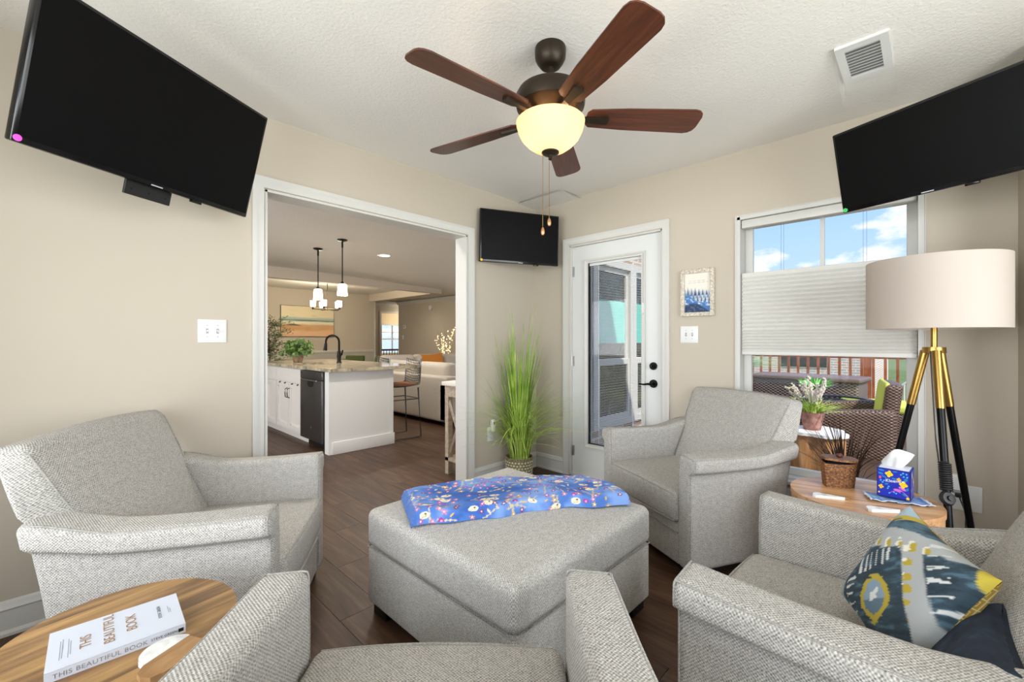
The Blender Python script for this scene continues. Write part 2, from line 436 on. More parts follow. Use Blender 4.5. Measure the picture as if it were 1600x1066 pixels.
o = casing_frame('c', DY0, DY1, 0, DZ, lambda u, v, d: (XR - d, u, v), 0.058).build('trim_4', M_trim, smooth=30); struct(o, 'white casing round the glazed door')
# baseboards
def baseboard(name, p0, p1, nrm):
    prof = [(0, 0), (.022, 0), (.022, .012), (.014, .024), (.013, .100), (.017, .108), (.012, .118), (.008, .132), (0, .140)]
    g = G(); a = [(p0[0] + nrm[0] * d, p0[1] + nrm[1] * d, z) for d, z in prof]; b = [(p1[0] + nrm[0] * d, p1[1] + nrm[1] * d, z) for d, z in prof]; n = len(prof)
    g.faces(a + b, [(i, (i + 1) % n, n + (i + 1) % n, n + i) for i in range(n)] + [tuple(range(n)), tuple(range(2 * n - 1, n - 1, -1))])
    return struct(g.build(name, M_trim, smooth=25))
baseboard('baseboard_left', (WX, YL), (OX0 - .07, YL), (0, -1)); baseboard('baseboard_left_corner', (OX1 + .07, YL), (XR, YL), (0, -1))
baseboard('baseboard_right_corner', (XR, DY1 + .066), (XR, YL), (-1, 0)); baseboard('baseboard_right', (XR, -.309), (XR, DY0 - .066), (-1, 0))
baseboard('baseboard_return', (2.86, -.309), (XR, -.309), (0, 1)); baseboard('baseboard_back', (WX, SY), (WX, YL), (1, 0)); baseboard('baseboard_front', (WX, SY), (2.86, SY), (0, 1))

# ------------------------------------------------------------------ glazed door
door = struct(empty('door_1', (XR + .05, (DY0 + DY1) / 2, 0)), 'white full-lite door with enclosed mini blinds')
def dg(): return G()
hw = (DY1 - DY0) / 2 - .012; gl0, gl1, gz0, gz1 = 1.605 - (DY0 + DY1) / 2, 2.165 - (DY0 + DY1) / 2, 0.275, 1.905
g = G(); g.box(-.022, .022, -hw, gl0, .01, DZ - .012); g.box(-.022, .022, gl1, hw, .01, DZ - .012); g.box(-.022, .022, gl0, gl1, .01, gz0); g.box(-.022, .022, gl0, gl1, gz1, DZ - .012)
g.build('door_slab', M_door, door, smooth=None)
o = casing_frame('c', gl0 + .028, gl1 - .028, gz0 + .028, gz1 - .028, lambda u, v, d: (-.022 - d, u, v), 0.034, True, 0).build('lite_frame', M_trim, door, 30)
o = casing_frame('c', gl0 + .028, gl1 - .028, gz0 + .028, gz1 - .028, lambda u, v, d: (.022 + d, u, v), 0.034, True, 0).build('lite_frame', M_trim, door, 30)
G().box(-.012, -.008, gl0, gl1, gz0, gz1).build('pane', M_glass, door, smooth=None); G().box(.008, .012, gl0, gl1, gz0, gz1).build('pane', M_glass, door, smooth=None)
g = G(); z = gz0 + .04
while z < gz1 - .06:
    g.box(-.0055, .0055, gl0 + .035, gl1 - .035, z, z + .0012); z += .0135
o = g.build('blind_slats', M_white, door, smooth=None); o['kind'] = 'stuff'; o['label'] = 'thin white mini blind slats between the door panes'
G().box(-.006, .006, gl0 + .03, gl1 - .03, gz1 - .05, gz1 - .027).build('blind_headrail', M_white, door, smooth=None)
g = G();
for yy in (gl0 + .12, gl1 - .12): g.box(-.0012, .0012, yy - .0015, yy + .0015, gz0 + .03, gz1 - .03)
g.build('blind_ladder_cord', M_white, door, smooth=None)
G().box(-.045, -.03, gl0 + .006, gl0 + .014, gz0 + .35, gz1 - .5, .003).build('blind_slider', M_door, door)
G().box(-.05, -.03, gl0 + .003, gl0 + .017, 1.42, 1.5, .003).build('slider_knob', M_white, door)
# hardware: latch side is the side nearer the window (low y)
by = 1.535 - (DY0 + DY1) / 2
g = G(); g.cyl((-.022, by, 1.005), (-.034, by, 1.005), .031, .029, 28); g.cyl((-.034, by, 1.005), (-.046, by, 1.005), .018, .016, 20); g.box(-.058, -.046, by - .004, by + .004, .99, 1.02, .002)
g.build('deadbolt', M_blackmetal, door)
hd = G().cyl((-.022, by, .868), (-.032, by, .868), .033, .031, 28).cyl((-.032, by, .868), (-.065, by, .868), .013, .012, 16).build('door_handle', M_blackmetal, door)
G().tube([(-.065, by, .868), (-.066, by + .03, .867), (-.064, by + .06, .861), (-.062, by + .085, .862), (-.061, by + .105, .868)], .009, 10, r1=.005).build('lever', M_blackmetal, hd)
for z in (.22, 1.02, 1.82): G().cyl((-.03, hw + .006, z - .045), (-.03, hw + .006, z + .045), .006, None, 10).box(-.024, -.02, hw - .02, hw, z - .045, z + .045).build('hinge', M_steel, door)
g = G(); g.box(XR, XR + .15, DY0, DY0 + .01, 0, DZ); g.box(XR, XR + .15, DY1 - .01, DY1, 0, DZ); g.box(XR, XR + .15, DY0, DY1, DZ - .01, DZ); g.box(XR, XR + .15, DY0, DY1, 0, .012)
g.box(XR + .075, XR + .09, DY0, DY0 + .022, 0, DZ); g.box(XR + .075, XR + .09, DY1 - .022, DY1, 0, DZ)
struct(g.build('trim_5', M_trim, smooth=None), 'white door jamb')

# ------------------------------------------------------------------ big window with cellular shade
win = struct(empty('window_1', (XR, 0, 0)), 'tall double hung window half covered by a grey cellular shade')
g = G(); g.box(-.008, .15, WY0, WY0 + .018, WZ0, WZ1); g.box(-.008, .15, WY1 - .018, WY1, WZ0, WZ1); g.box(-.008, .15, WY0, WY1, WZ1 - .018, WZ1); g.box(-.008, .15, WY0, WY1, WZ0, WZ0 + .018)
g.build('window_jamb', M_trim, win, smooth=None)
casing_frame('c', WY0, WY1, WZ0, WZ1, lambda u, v, d: (-d * .5, u, v), 0.012, True, 0).build('window_casing', M_trim, win, 30)
G().box(-.045, .1, WY0 - .03, WY1 + .03, WZ0 - .02, WZ0 + .004, .004).build('window_sill', M_trim, win)
ym = (WY0 + WY1) / 2; mr = 1.19
for nm, z0, z1, xo in (('upper_sash', mr - .02, WZ1 - .018, .105), ('lower_sash', WZ0 + .018, mr + .02, .07)):
    g = G(); s0, s1 = WY0 + .018, WY1 - .018; fw = .048
    g.box(xo, xo + .035, s0, s0 + fw, z0, z1, .003, 1); g.box(xo, xo + .035, s1 - fw, s1, z0, z1, .003, 1); g.box(xo, xo + .035, s0 + fw, s1 - fw, z0, z0 + .045, .003, 1); g.box(xo, xo + .035, s0 + fw, s1 - fw, z1 - .045, z1, .003, 1)
    sash = g.build(nm, M_trim, win, smooth=None)
    if nm == 'upper_sash': G().box(xo + .008, xo + .03, ym - .011, ym + .011, z0 + .045, z1 - .045).build('muntin', M_trim, sash, smooth=None)
    G().box(xo + .016, xo + .02, s0 + fw, s1 - fw, z0 + .045, z1 - .045).build('pane', M_glass, sash, smooth=None)
M_shade = mat('shade_fabric', (220, 218, 212), .9)
M_rail = mat('shade_rail', (222, 220, 214), 0.4)
sh = tag(empty('cellular_shade', (XR + .035, ym, 1.108)), 'grey pleated cellular shade hanging across the middle of the window', 'window shade')
sz0, sz1 = 1.108, 1.655; sw_ = (WY1 - WY0) / 2 - .022
g = G(); vv = []; n = 27
heights = np.concatenate([np.linspace(0, .72, 14), np.linspace(.72, 1, 8)[1:]])  # pleats gather towards the bottom
zz = sz1 - .03 - (sz1 - sz0 - .055) * heights
prof = []
for i, z in enumerate(zz):
    prof.append((-.022, z))
    if i < len(zz) - 1: prof.append((-.008, (z + zz[i + 1]) / 2))
full = prof + [(-p[0], p[1]) for p in prof[::-1]]
m = len(full)
vv = [(x, -sw_, z - sz0) for x, z in full] + [(x, sw_, z - sz0) for x, z in full]
ff = [(i, (i + 1) % m, m + (i + 1) % m, m + i) for i in range(m)]
g.faces(vv, ff); g.build('pleated_fabric', M_shade, sh, smooth=None)
G().box(-.018, .018, -sw_, sw_, sz1 - sz0 - .032, sz1 - sz0, .004).build('top_rail', M_shade, sh)
G().box(-.018, .018, -sw_, sw_, 0, .026, .004).build('bottom_rail', M_rail, sh)
G().box(-.026, .026, -sw_, sw_, WZ1 - .075 - sz0, WZ1 - .02 - sz0, .006).build('headrail', M_trim, sh)
for dy in (-.22, -.205, .19, .205): G().cyl((0, dy, sz1 - sz0), (0, dy, WZ1 - .05 - sz0), .0009, None, 6).build('lift_cord', mat('cord_grey', (120, 130, 150), .6), sh)

# ------------------------------------------------------------------ wall plates, outlets, vent, framed print
def wall_plate(name, label, cat, loc, rot, w, h, kind):
    t = tag(empty(name, loc), label, cat); t.rotation_euler = (0, 0, rot)   # local: -y out of the wall
    G().box(-w / 2, w / 2, -.006, 0, -h / 2, h / 2, .003).build('cover_plate', M_white, t)
    if kind == 'toggle':
        for s in (-1, 1):
            x = s * .023
            G().box(x - .0055, x + .0055, -.0068, -.005, -.013, .013).build('toggle_slot', mat('plate_grey', (150, 150, 146), .5), t, smooth=None)  # slots, screws and socket face share one even grey
            q = G().box(-.004, .004, -.012, .002, -.005, .005, .001, 1).build('toggle_switch', M_white, t); q.location = (x, -.009, .003 * s); q.rotation_euler = (s * .5, 0, 0)
            for z in (-.03, .03): G().cyl((x, -.006, z), (x, -.0075, z), .0025, None, 10).build('plate_screw', mat('plate_grey', (150, 150, 146), .5), t)
    return t
wall_plate('light_switch', 'white double toggle switch plate left of the kitchen opening', 'light switch', (.541, YL, 1.252), 0, .128, .122, 'toggle')
wall_plate('light_switch', 'white double toggle switch plate below the framed print', 'light switch', (XR, 1.247, 1.247), -math.pi / 2, .128, .122, 'toggle')
o = wall_plate('wall_outlet', 'white outlet plate beside the grass plant with a plug-in night light', 'outlet', (2.545, YL, .40), 0, .075, .12, '')
q = tag(rbox('plug_in_sensor', (-.021, .021, -.045, -.006, -.05, .06), .014, M_white, None, (2, 2, 2), 3, loc=(2.55, YL, .47)), 'small white plug-in night light on the outlet by the grass', 'night light')
G().box(-.005, .005, -.047, -.044, .015, .04).build('sensor_eye', M_black, q)
o = wall_plate('wall_outlet', 'white outlet plate low on the wall behind the tripod lamp', 'outlet', (XR, -.135, .41), -math.pi / 2, .12, .13, '')
q = tag(rbox('plug_in_adapter', (-.03, .03, -.05, -.006, -.05, .06), .015, M_white, None, (2, 2, 2), 3, loc=(XR, -.105, .47), rot=-math.pi / 2), 'white plug-in adapter on the outlet behind the tripod lamp', 'adapter')
G().box(-.012, .012, -.052, -.049, -.035, -.015).build('socket_face', mat('plate_grey', (150, 150, 146), .5), q)

vent = tag(empty('ceiling_vent', (2.52, .205, ZC)), 'white ceiling air register with a clear plastic deflector', 'vent')
g = G(); g.box(-.19, .15, -.09, -.06, -.012, 0); g.box(-.19, .15, .06, .09, -.012, 0); g.box(-.19, -.15, -.06, .06, -.012, 0); g.box(.11, .15, -.06, .06, -.012, 0); g.build('register_frame', M_white, vent, smooth=None)
G().box(-.15, .11, -.06, .06, -.002, 0).build('duct_backing', mat('vent_dark', (86, 85, 82), .8), vent, smooth=None)
for i in range(10):
    q = G().box(-.008, .008, -.06, .06, -.001, .001).build('louver', mat('louver_grey', (196, 194, 190), .5), vent, smooth=None) if i == 0 else link('louver', q0, vent)
    if i == 0: q0 = q.data
    q.location = (-.138 + i * .0262, 0, -.008); q.rotation_euler = (0, -.5, 0)
M_clear = mat('clear_plastic', (225, 226, 224), .12); NTc = NT(M_clear); M_clear.node_tree.nodes['Principled BSDF'].inputs['Alpha'].default_value = .16
g = G()
sec = [(-.2, -.014), (-.13, -.018), (-.02, -.055), (.1, -.085), (.24, -.095)]
for a, b in zip(sec, sec[1:]):
    g.faces([(a[0], -.1, a[1]), (b[0], -.1, b[1]), (b[0], .1, b[1]), (a[0], .1, a[1])], [(0, 1, 2, 3)])
    for s in (-.1, .1): g.faces([(a[0], s, a[1]), (b[0], s, b[1]), (b[0], s, -.005), (a[0], s, -.005)], [(0, 1, 2, 3)])
g.build('air_deflector', M_clear, vent, smooth=None)

def grid_plane(name, w, h, nx, ny, colfn, material, parent, mtx):
    xs = np.linspace(0, 1, nx); ys = np.linspace(0, 1, ny); U, V_ = np.meshgrid(xs, ys)
    C = colfn(U.ravel(), V_.ravel())
    P = np.stack([(U.ravel() - .5) * w, np.zeros(U.size), (V_.ravel() - .5) * h], 1)
    P = np.array([tuple(mtx @ Vector(p)) for p in P])
    F = [(j * nx + i, j * nx + i + 1, (j + 1) * nx + i + 1, (j + 1) * nx + i) for j in range(ny - 1) for i in range(nx - 1)]
    return from_np(name, P, F, material, parent, None, cols=C)
RS = np.random.RandomState(3)
def vnoise(seed, x, y, octs=4, lac=2.0):
    """smooth value noise on numpy arrays, about 0..1"""
    out = np.zeros_like(x); amp = .5; rs = np.random.RandomState(seed)
    for o_ in range(octs):
        T_ = rs.rand(64, 64); xi = np.floor(x).astype(int); yi = np.floor(y).astype(int); fx = x - xi; fy = y - yi
        fx = fx * fx * (3 - 2 * fx); fy = fy * fy * (3 - 2 * fy)
        a = T_[xi % 64, yi % 64]; b = T_[(xi + 1) % 64, yi % 64]; c = T_[xi % 64, (yi + 1) % 64]; d = T_[(xi + 1) % 64, (yi + 1) % 64]
        out += amp * ((a * (1 - fx) + b * fx) * (1 - fy) + (c * (1 - fx) + d * fx) * fy); amp *= .5; x = x * lac; y = y * lac
    return out / (1 - .5 ** octs)
def mixc(C, c, f): return C * (1 - f[:, None]) + np.array(lin(c))[None] * f[:, None]

pic = tag(empty('framed_print', (XR, 1.185, 1.545)), 'small framed print of snowy blue pine forest beside the glazed door', 'picture')
pic.rotation_euler = (0, 0, -math.pi / 2)
PW, PH = .235, .335
M_barn = mnoise('whitewashed_wood', [(.3, (150, 132, 108)), (.5, (205, 196, 180)), (.7, (232, 228, 218))], .8, (1, 1, 1), 90, 4, 'UV', 1.0, .2)
for (a, b, c, d) in ((-PW / 2, -PW / 2 + .028, -PH / 2, PH / 2), (PW / 2 - .028, PW / 2, -PH / 2, PH / 2), (-PW / 2 + .028, PW / 2 - .028, -PH / 2, -PH / 2 + .028), (-PW / 2 + .028, PW / 2 - .028, PH / 2 - .028, PH / 2)):
    G().box(a, b, -.028, 0, c, d, .003, 1).build('frame_rail', M_barn, pic)
def forest(u, v):
    C = np.tile(np.array(lin((232, 226, 214))), (len(u), 1))
    n = vnoise(5, u * 9, v * 9)
    C = mixc(C, (150, 175, 205), sstep(.62, .48, v + .12 * (n - .5)) * (.4 + .5 * n))
    for i in range(26):
        tx = (i * .381 + .03) % 1; base = .36 + .09 * math.sin(i * 2.1); h = .10 + .16 * ((i * .617) % 1); wd = .035 + .02 * ((i * .27) % 1)
        f = ((v > base) & (v < base + h) & (np.abs(u - tx) < wd * (1 - (v - base) / h) * (0.55 + .45 * np.abs(np.sin(v * 95))))).astype(float)
        C = mixc(C, (45, 62, 95) if i % 3 else (105, 130, 165), f * .85)
    hill = .40 - .22 * (u - .15) + .05 * np.sin(u * 9); f = sstep(hill + .02, hill - .02, v)
    C = mixc(C, (70, 120, 180), f); C = mixc(C, (225, 235, 245), f * sstep(.5, .7, vnoise(9, u * 12 + v * 6, v * 22)))
    h2 = .24 - .35 * (u - .3) ** 2 - .15 * np.maximum(0, u - .45); f = sstep(h2 + .02, h2 - .03, v); C = mixc(C, (28, 48, 84), f * .9)
    for v0, L0, L1 in ((.80, .18, .8), (.755, .12, .9)):
        f = (np.abs(v - v0 - .008 * np.sin(u * 150) - .005 * np.sin(u * 61)) < .005) & (u > L0) & (u < L1) & (np.sin(u * 37) > -.75)
        C = mixc(C, (175, 165, 152), f.astype(float) * .8)
    return C
grid_plane('print', PW - .05, PH - .05, 110, 160, forest, vcol('print_paper', .7), pic, Matrix.Translation((0, -.012, 0)))

# ------------------------------------------------------------------ televisions
M_screen = mat('tv_screen', (8, 8, 9), 0.4); M_bezel = mat('tv_bezel', (12, 12, 13), 0.18)
M_screen.node_tree.nodes['Principled BSDF'].inputs['Specular IOR Level'].default_value = 0.12
def television(label, centre, yaw, tilt, W, H, dot, wallpt, lower_bracket=False):
    t = tag(empty('television', centre), label, 'television', 'wall mounted televisions')
    # local: screen faces -y ; x to the viewer's right
    n = Vector((math.cos(yaw), math.sin(yaw), 0)); t.rotation_mode = 'XYZ'
    t.rotation_euler = (tilt, 0, yaw + math.pi / 2)
    W2, H2 = W / 2, H / 2; b = .012
    G().box(-W2, W2, 0, .035, -H2, H2, .006).build('tv_housing', M_bezel, t)
    G().box(-W2 * .6, W2 * .6, .035, .06, -H2 * .7, H2 * .5, .01).build('rear_cover', M_black, t)
    G().box(-W2 + b, W2 - b, -.0015, .003, -H2 + b * 1.6, H2 - b, 0).build('screen', M_screen, t, smooth=None)
    G().box(-.022, .022, -.0018, 0, -H2 + .005, -H2 + .0095).build('logo_strip', mat('logo_grey', (190, 192, 195), .4), t, smooth=None)
    G().box(W2 * .35, W2 * .35 + .045, -.001, .02, -H2 - .01, -H2 + .002, .003).build('sensor_pod', M_bezel, t)
    G().cyl((-W2 + .014, 0, -H2 + .014), (-W2 + .014, -.0025, -H2 + .014), .0105, None, 18).build('sticker_dot', dot, t)
    if lower_bracket:
        q = G().box(-.09, .09, .035, .045, -H2 - .055, -H2 + .05, .002, 1).build('mount_plate', M_black, t)
        for x in (-.066, .0, .066): G().cyl((x, .0352, -H2 - .03), (x, .0345, -H2 - .03), .004, None, 10).build('plate_hole', mat('hole_black', (4, 4, 4), .8), q)
    inv = t.matrix_basis.inverted(); wp = inv @ Vector(wallpt); el = (Vector((0, .06, 0)) + wp) / 2 + Vector((.06, 0, 0))
    arm = G().tube([(0, .05, 0), el, wp], .016, 8).build('mount_arm', M_black, t)
    return t
s_ = .905
television('largest television, pink dot in its corner, tilted down left of the opening', (.329 * s_, 2.457 * s_, CAM_H + .965 * s_), -1.048, .269, .97 * s_, .97 * .58 * s_, mat('sticker_pink', (240, 90, 215), .6), (.10, YL, 2.05), True)
s_ = .715
television('television tilted down over the window with a green dot in its corner', (3.741 * s_, .026 * s_, CAM_H + 1.212 * s_), 2.762, .243, .97 * s_, .97 * .58 * s_, mat('sticker_green', (70, 210, 110), .6), (XR, -.2, 2.07))
a = Vector((*cw(-.263, 3.55), 0)); b = Vector((*cw(.411, 3.80), 0)); d = (b - a)
television('smallest television, hung across the corner above the tall grass plant', ((a.x + b.x) / 2, (a.y + b.y) / 2, 2.077), math.atan2(-d.x, d.y) + math.pi if False else math.atan2(-d.x, d.y) , .04, d.length, .437, mat('sticker_yellow', (240, 190, 40), .6), (XR - .02, YL - .12, 2.1))

# ------------------------------------------------------------------ ceiling fan
M_blade = wood('dark_walnut_blade', [(.25, (52, 26, 16)), (.5, (84, 44, 27)), (.75, (108, 60, 38))], (1.2, 16, 16), 3.0, .38, 'Object', 0, .03)
fx_, fy_ = cw(.167, 1.88)
fan = tag(empty('ceiling_fan', (fx_, fy_, ZC)), 'five blade ceiling fan with dark walnut blades and a lit frosted bowl', 'ceiling fan')
g = G(); g.lathe([(.0, 0), (.066, 0), (.068, -.012), (.066, -.045), (.058, -.062), (.045, -.08), (.036, -.085), (.0, -.085)], 36); g.build('canopy', M_bronze, fan)
G().cyl((0, 0, -.08), (0, 0, -.185), .0135, None, 18).build('downrod', M_bronze, fan)
g = G(); g.lathe([(.0, -.165), (.03, -.167), (.06, -.172), (.11, -.18), (.14, -.192), (.15, -.21), (.15, -.245), (.146, -.262), (.135, -.27), (.09, -.30), (.07, -.303), (.0, -.303)], 44); g.build('motor_housing', M_bronze, fan)
g = G(); g.lathe([(.0, -.302), (.05, -.302), (.05, -.318), (.062, -.322), (.062, -.33), (.0, -.33)], 32); g.build('switch_cup', M_bronze, fan)
M_bowl = translucent('frosted_bowl', (240, 206, 164), (255, 160, 84), .20, .20)
zt = -.318
prof = [(.143, zt), (.149, zt - .006), (.147, zt - .02), (.14, zt - .045), (.125, zt - .075), (.102, zt - .1), (.075, zt - .12), (.045, zt - .133), (.02, zt - .138)]
g = G(); g.lathe(prof, 48); g.build('light_bowl', M_bowl, fan)
g = G(); g.lathe([(.0, zt - .132), (.038, zt - .133), (.038, zt - .139), (.028, zt - .146), (.014, zt - .15), (.008, zt - .158), (.009, zt - .166), (.0, zt - .172)], 28); g.build('finial', M_bronze, fan)
for k, (a, L) in enumerate(((-.033, .335), (-.005, .295))):
    cx, cy = a * RX, a * RY
    ch = G().cyl((cx, cy, zt - .14), (cx, cy, zt - .14 - L), .0013, None, 6).build('pull_chain', M_brass, fan)
    G().lathe([(0, .014), (.004, .012), (.008, 0), (.0085, -.012), (.005, -.02), (0, -.022)], 14, (cx, cy, zt - .14 - L)).build('chain_fob', mat('copper_fob', (190, 140, 100), .35, .7), ch)
bl = None
for k in range(5):
    ang = math.radians(3.5 + 72 * k - 46.06)
    if bl is None:
        L0, L1, w0, w1, th = .155, .665, .052, .072, .006
        out = [(L0 + .02, -w0), (L0 + .35 * (L1 - L0), -w0 - .012), (L1 - .045, -w1), (L1 - .022, -w1 + .006), (L1 - .007, -w1 + .02), (L1, -w1 + .042), (L1, w1 - .042), (L1 - .007, w1 - .02), (L1 - .022, w1 - .006), (L1 - .045, w1), (L0 + .35 * (L1 - L0), w0 + .012), (L0 + .02, w0), (L0 + .004, w0 - .018), (L0, 0), (L0 + .004, -w0 + .018)]
        bl = G().poly(out, -th / 2, th / 2).build('fan_blade', M_blade, fan, smooth=None); b_me = bl.data
        iron = G(); iron.poly([(.06, -.018), (.13, -.013), (.19, -.016), (.245, -.022), (.255, -.014), (.255, .014), (.245, .022), (.19, .016), (.13, .013), (.06, .018)], -.014, -.003).box(.05, .1, -.02, .02, -.02, .02, .004)
        ir = iron.build('blade_bracket', M_bronze, bl, smooth=30); i_me = ir.data
    else:
        bl = link('fan_blade', b_me, fan); ir = link('blade_bracket', i_me, bl)
    bl.location = (0, 0, -.30); bl.rotation_euler = Matrix.Rotation(ang, 3, 'Z').to_4x4().to_euler()
    bl.rotation_euler = (Matrix.Rotation(ang, 3, 'Z') @ Matrix.Rotation(math.radians(-12), 3, 'X')).to_euler()
for s in (-1, 1):
    light('fan_bulb', 'POINT', (s * .06 * RX, s * .06 * RY, -.385), 1.15, (1.0, .76, .50), .02, parent=fan)

# ------------------------------------------------------------------ armchairs
AW, AA, AH, SZ, BZ = .442, .125, .634, .425, .895
def make_armchair():
    t = empty('armchair')          # local: faces +y, front of the arms at y = 0
    L = .66
    for s in (-1, 1):
        def fn(V, s=s):
            x, y, z = V[:, 0].copy(), V[:, 1].copy(), V[:, 2].copy()
            q = x / AA
            off = -.034 * q * (1 - sstep(AH - .10, AH - .072, z))
            back = -y / L
            x2 = x + off + .012 * q * sstep(.3, 1, back) * sstep(.4, .62, z)
            y2 = -back * (.585 + .105 * (z / AH))
            z2 = z + (.035 * sstep(.62, 1.0, back) - .012 * np.sin(np.pi * np.clip(back, 0, 1)) ) * (z / AH) ** 3
            z2 = z2 - .012 * q * sstep(.55, .63, z)
            return np.stack([s * (AW - AA + x2), y2, z2], 1)
        rb = rbox_np(0, AA, -L, 0, .055, AH, .028, (5, 12, 6), 4, (None, None, [AH - .115, AH - .10, AH - .09, AH - .08, AH - .072, AH - .06]))
        V, F = rb; V = fn(V)
        if s < 0: F = [f[::-1] for f in F]
        from_np('arm', V, F, M_fabric, t, 50)
        # welt round the front panel, following the padded outline
        ins, rc = .0055, .028
        o_ = [(0, .09), (0, .25), (0, AH - .14), (0, AH - .09), (0, AH - rc)] + [(rc - rc * math.cos(a), AH - rc + rc * math.sin(a)) for a in np.linspace(.4, 1.57, 4)] + [(AA / 2, AH)] + [(AA - rc + rc * math.sin(a), AH - rc + rc * math.cos(a)) for a in np.linspace(0, 1.57, 5)] + [(AA, z) for z in (AH - .05, AH - .06, AH - .072, AH - .08, AH - .09, AH - .10, AH - .115, .4, .25, .09)]
        cxm, czm = AA / 2, AH / 2
        P3 = np.array([(min(max(x, ins), AA - ins), -.009, min(z, AH - ins)) for x, z in o_]); P3 = fn(P3)
        G().tube([tuple(p) for p in P3], .0028, 6).build('piping', M_pipe, t)
        pts = []
        for i in range(13):
            b = i / 12; z = AH - .016 + (.035 * float(sstep(.62, 1.0, np.array(b))) - .012 * math.sin(math.pi * b))
            pts.append((s * (AW - .012 + .010 * float(sstep(.3, 1, np.array(b)))), -.01 - b * .655, z))
        G().tube(pts, .003, 6).build('piping', M_pipe, t)
    def fb(V):
        x, y, z = V[:, 0], V[:, 1], V[:, 2]      # x -1..1, y 0(front)..1(rear)
        zz = .08 + z * (BZ - .08)
        yf = -.475 - .48 * np.maximum(0, zz - .40); yr = -.588 - .165 * (zz - .08) - .28 * np.maximum(0, zz - .62)
        hw_f = .313 + .028 * sstep(.60, .70, zz) + .03 * sstep(.65, .9, zz); hw_r = .30 + .138 * sstep(.55, .645, zz) - .04 * sstep(.66, .9, zz)
        f = y; hw_ = hw_f * (1 - f) + hw_r * f
        yy = yf * (1 - f) + yr * f + (1 - f) * .022 * (1 - x ** 2) * sstep(.40, .55, zz) - .0 * x
        zz = zz - .018 * (x ** 2) * z ** 6 - .01 * f * z ** 4
        return np.stack([x * hw_, yy, zz], 1)
    # unit box rounded in metric space, then mapped
    V, F = rbox_np(-.38, .38, -.14, 0, 0, .815, .035, (10, 2, 12), 4)
    U = np.stack([V[:, 0] / .38, -V[:, 1] / .14, V[:, 2] / .815], 1)
    from_np('backrest', fb(U), F, M_fabric, t, 60)
    def seam(u, z):
        return tuple(fb(np.array([[u, .12, z]]))[0])
    for s in (-1, 1):
        G().tube([Vector(seam(s * .985, z)) + Vector((0, .004, 0)) for z in np.linspace(.44, .96, 12)], .0032, 6).build('piping', M_pipe, t)
    xs = AW - AA - .004
    def fs(V):
        V = V.copy(); x, y, z = V[:, 0] / xs, (V[:, 1] + .25) / .27, V[:, 2]
        top = sstep(.36, SZ - .02, z)
        V[:, 2] += top * .022 * (1 - x ** 2) * (1 - y ** 2 * .8); V[:, 1] += .012 * (1 - x ** 2) * (y > .5) * sstep(.25, .35, z)
        return V
    rbox('seat_cushion', (-xs, xs, -.515, .012, .268, SZ), .03, M_fabric, t, (8, 8, 3), 4, fs)
    for z, yy in ((SZ - .012, .006), (.28, .006)):
        G().tube([(x, yy + .012 * (1 - (x / xs) ** 2), z + (.012 * (1 - (x / xs) ** 2) if z > .3 else 0)) for x in np.linspace(-xs + .015, xs - .015, 13)], .0035, 6).build('piping', M_pipe, t)
    rbox('front_rail', (-xs, xs, -.52, -.012, .055, .268), .012, M_fabric, t, (4, 4, 3), 2)
    G().tube([(-xs, -.008, .222), (xs, -.008, .222)], .0035, 6).build('piping', M_pipe, t)
    G().box(-AW + .06, AW - .06, -.54, -.05, .03, .06).build('base_frame', M_black, t, smooth=None)
    leg = None
    for x in (-.36, .36):
        for y in (-.05, -.52):
            if leg is None: leg = G().cyl((0, 0, 0), (0, 0, .06), .02, .026, 12).build('leg', M_black, t); l_me = leg.data
            else: leg = link('leg', l_me, t)
            leg.location = (x, y, 0)
    return t
arm0 = make_armchair()
CHAIRS = [((.713, 1.925), -33.5, 'pale grey tweed armchair against the left wall, beside the book table'),
          ((2.31, 1.20), 152.6, 'pale grey tweed armchair between the glazed door and the big window'),
          ((1.462, .454), 90.1, 'pale grey tweed armchair holding two cushions, beside the tissue box table'),
          ((.655, .887), 44.4, 'pale grey tweed armchair in front of the camera, facing the ottoman')]
for i, (p, a, lab) in enumerate(CHAIRS):
    c = arm0 if i == 0 else copy_tree(arm0)
    c.location = (p[0], p[1], 0); c.rotation_euler = (0, 0, math.radians(a) - math.pi / 2); tag(c, lab, 'armchair', 'matching armchairs round the ottoman')

# ------------------------------------------------------------------ ottoman and throw
ox, oy = cw(-.01, 1.925); OS = .445; OT = .46
ot = tag(empty('ottoman', (ox, oy, 0), math.radians(.3)), 'square grey upholstered storage ottoman in the middle of the armchairs', 'ottoman')
def fl(V):
    V = V.copy(); x, y = V[:, 0] / OS, V[:, 1] / OS; top = sstep(.40, OT - .01, V[:, 2])
    V[:, 2] += top * .012 * (1 - x ** 2) * (1 - y ** 2); return V
rbox('lid_cushion', (-OS - .006, OS + .006, -OS - .006, OS + .006, .297, OT), .035, M_fabric_o, ot, (10, 10, 3), 4, fl)
rbox('storage_base', (-OS, OS, -OS, OS, .05, .296), .016, M_fabric_o, ot, (4, 4, 3), 3)
for z in (.299,): G().tube([(OS - .01, -OS - .003, z), (OS + .003, -OS + .01, z), (OS + .003, OS - .01, z), (OS - .01, OS + .003, z), (-OS + .01, OS + .003, z), (-OS - .003, OS - .01, z), (-OS - .003, -OS + .01, z), (-OS + .01, -OS - .003, z)], .0028, 6, True).build('seam_welt', M_pipe, ot)
for x in (-1, 1):
    for y in (-1, 1): G().poly([(x * (OS - .02), y * (OS - .02)), (x * (OS - .12), y * (OS - .02)), (x * (OS - .12), y * (OS - .07)), (x * (OS - .07), y * (OS - .12)), (x * (OS - .02), y * (OS - .12))], 0, .05).build('foot', M_black, ot, smooth=None)

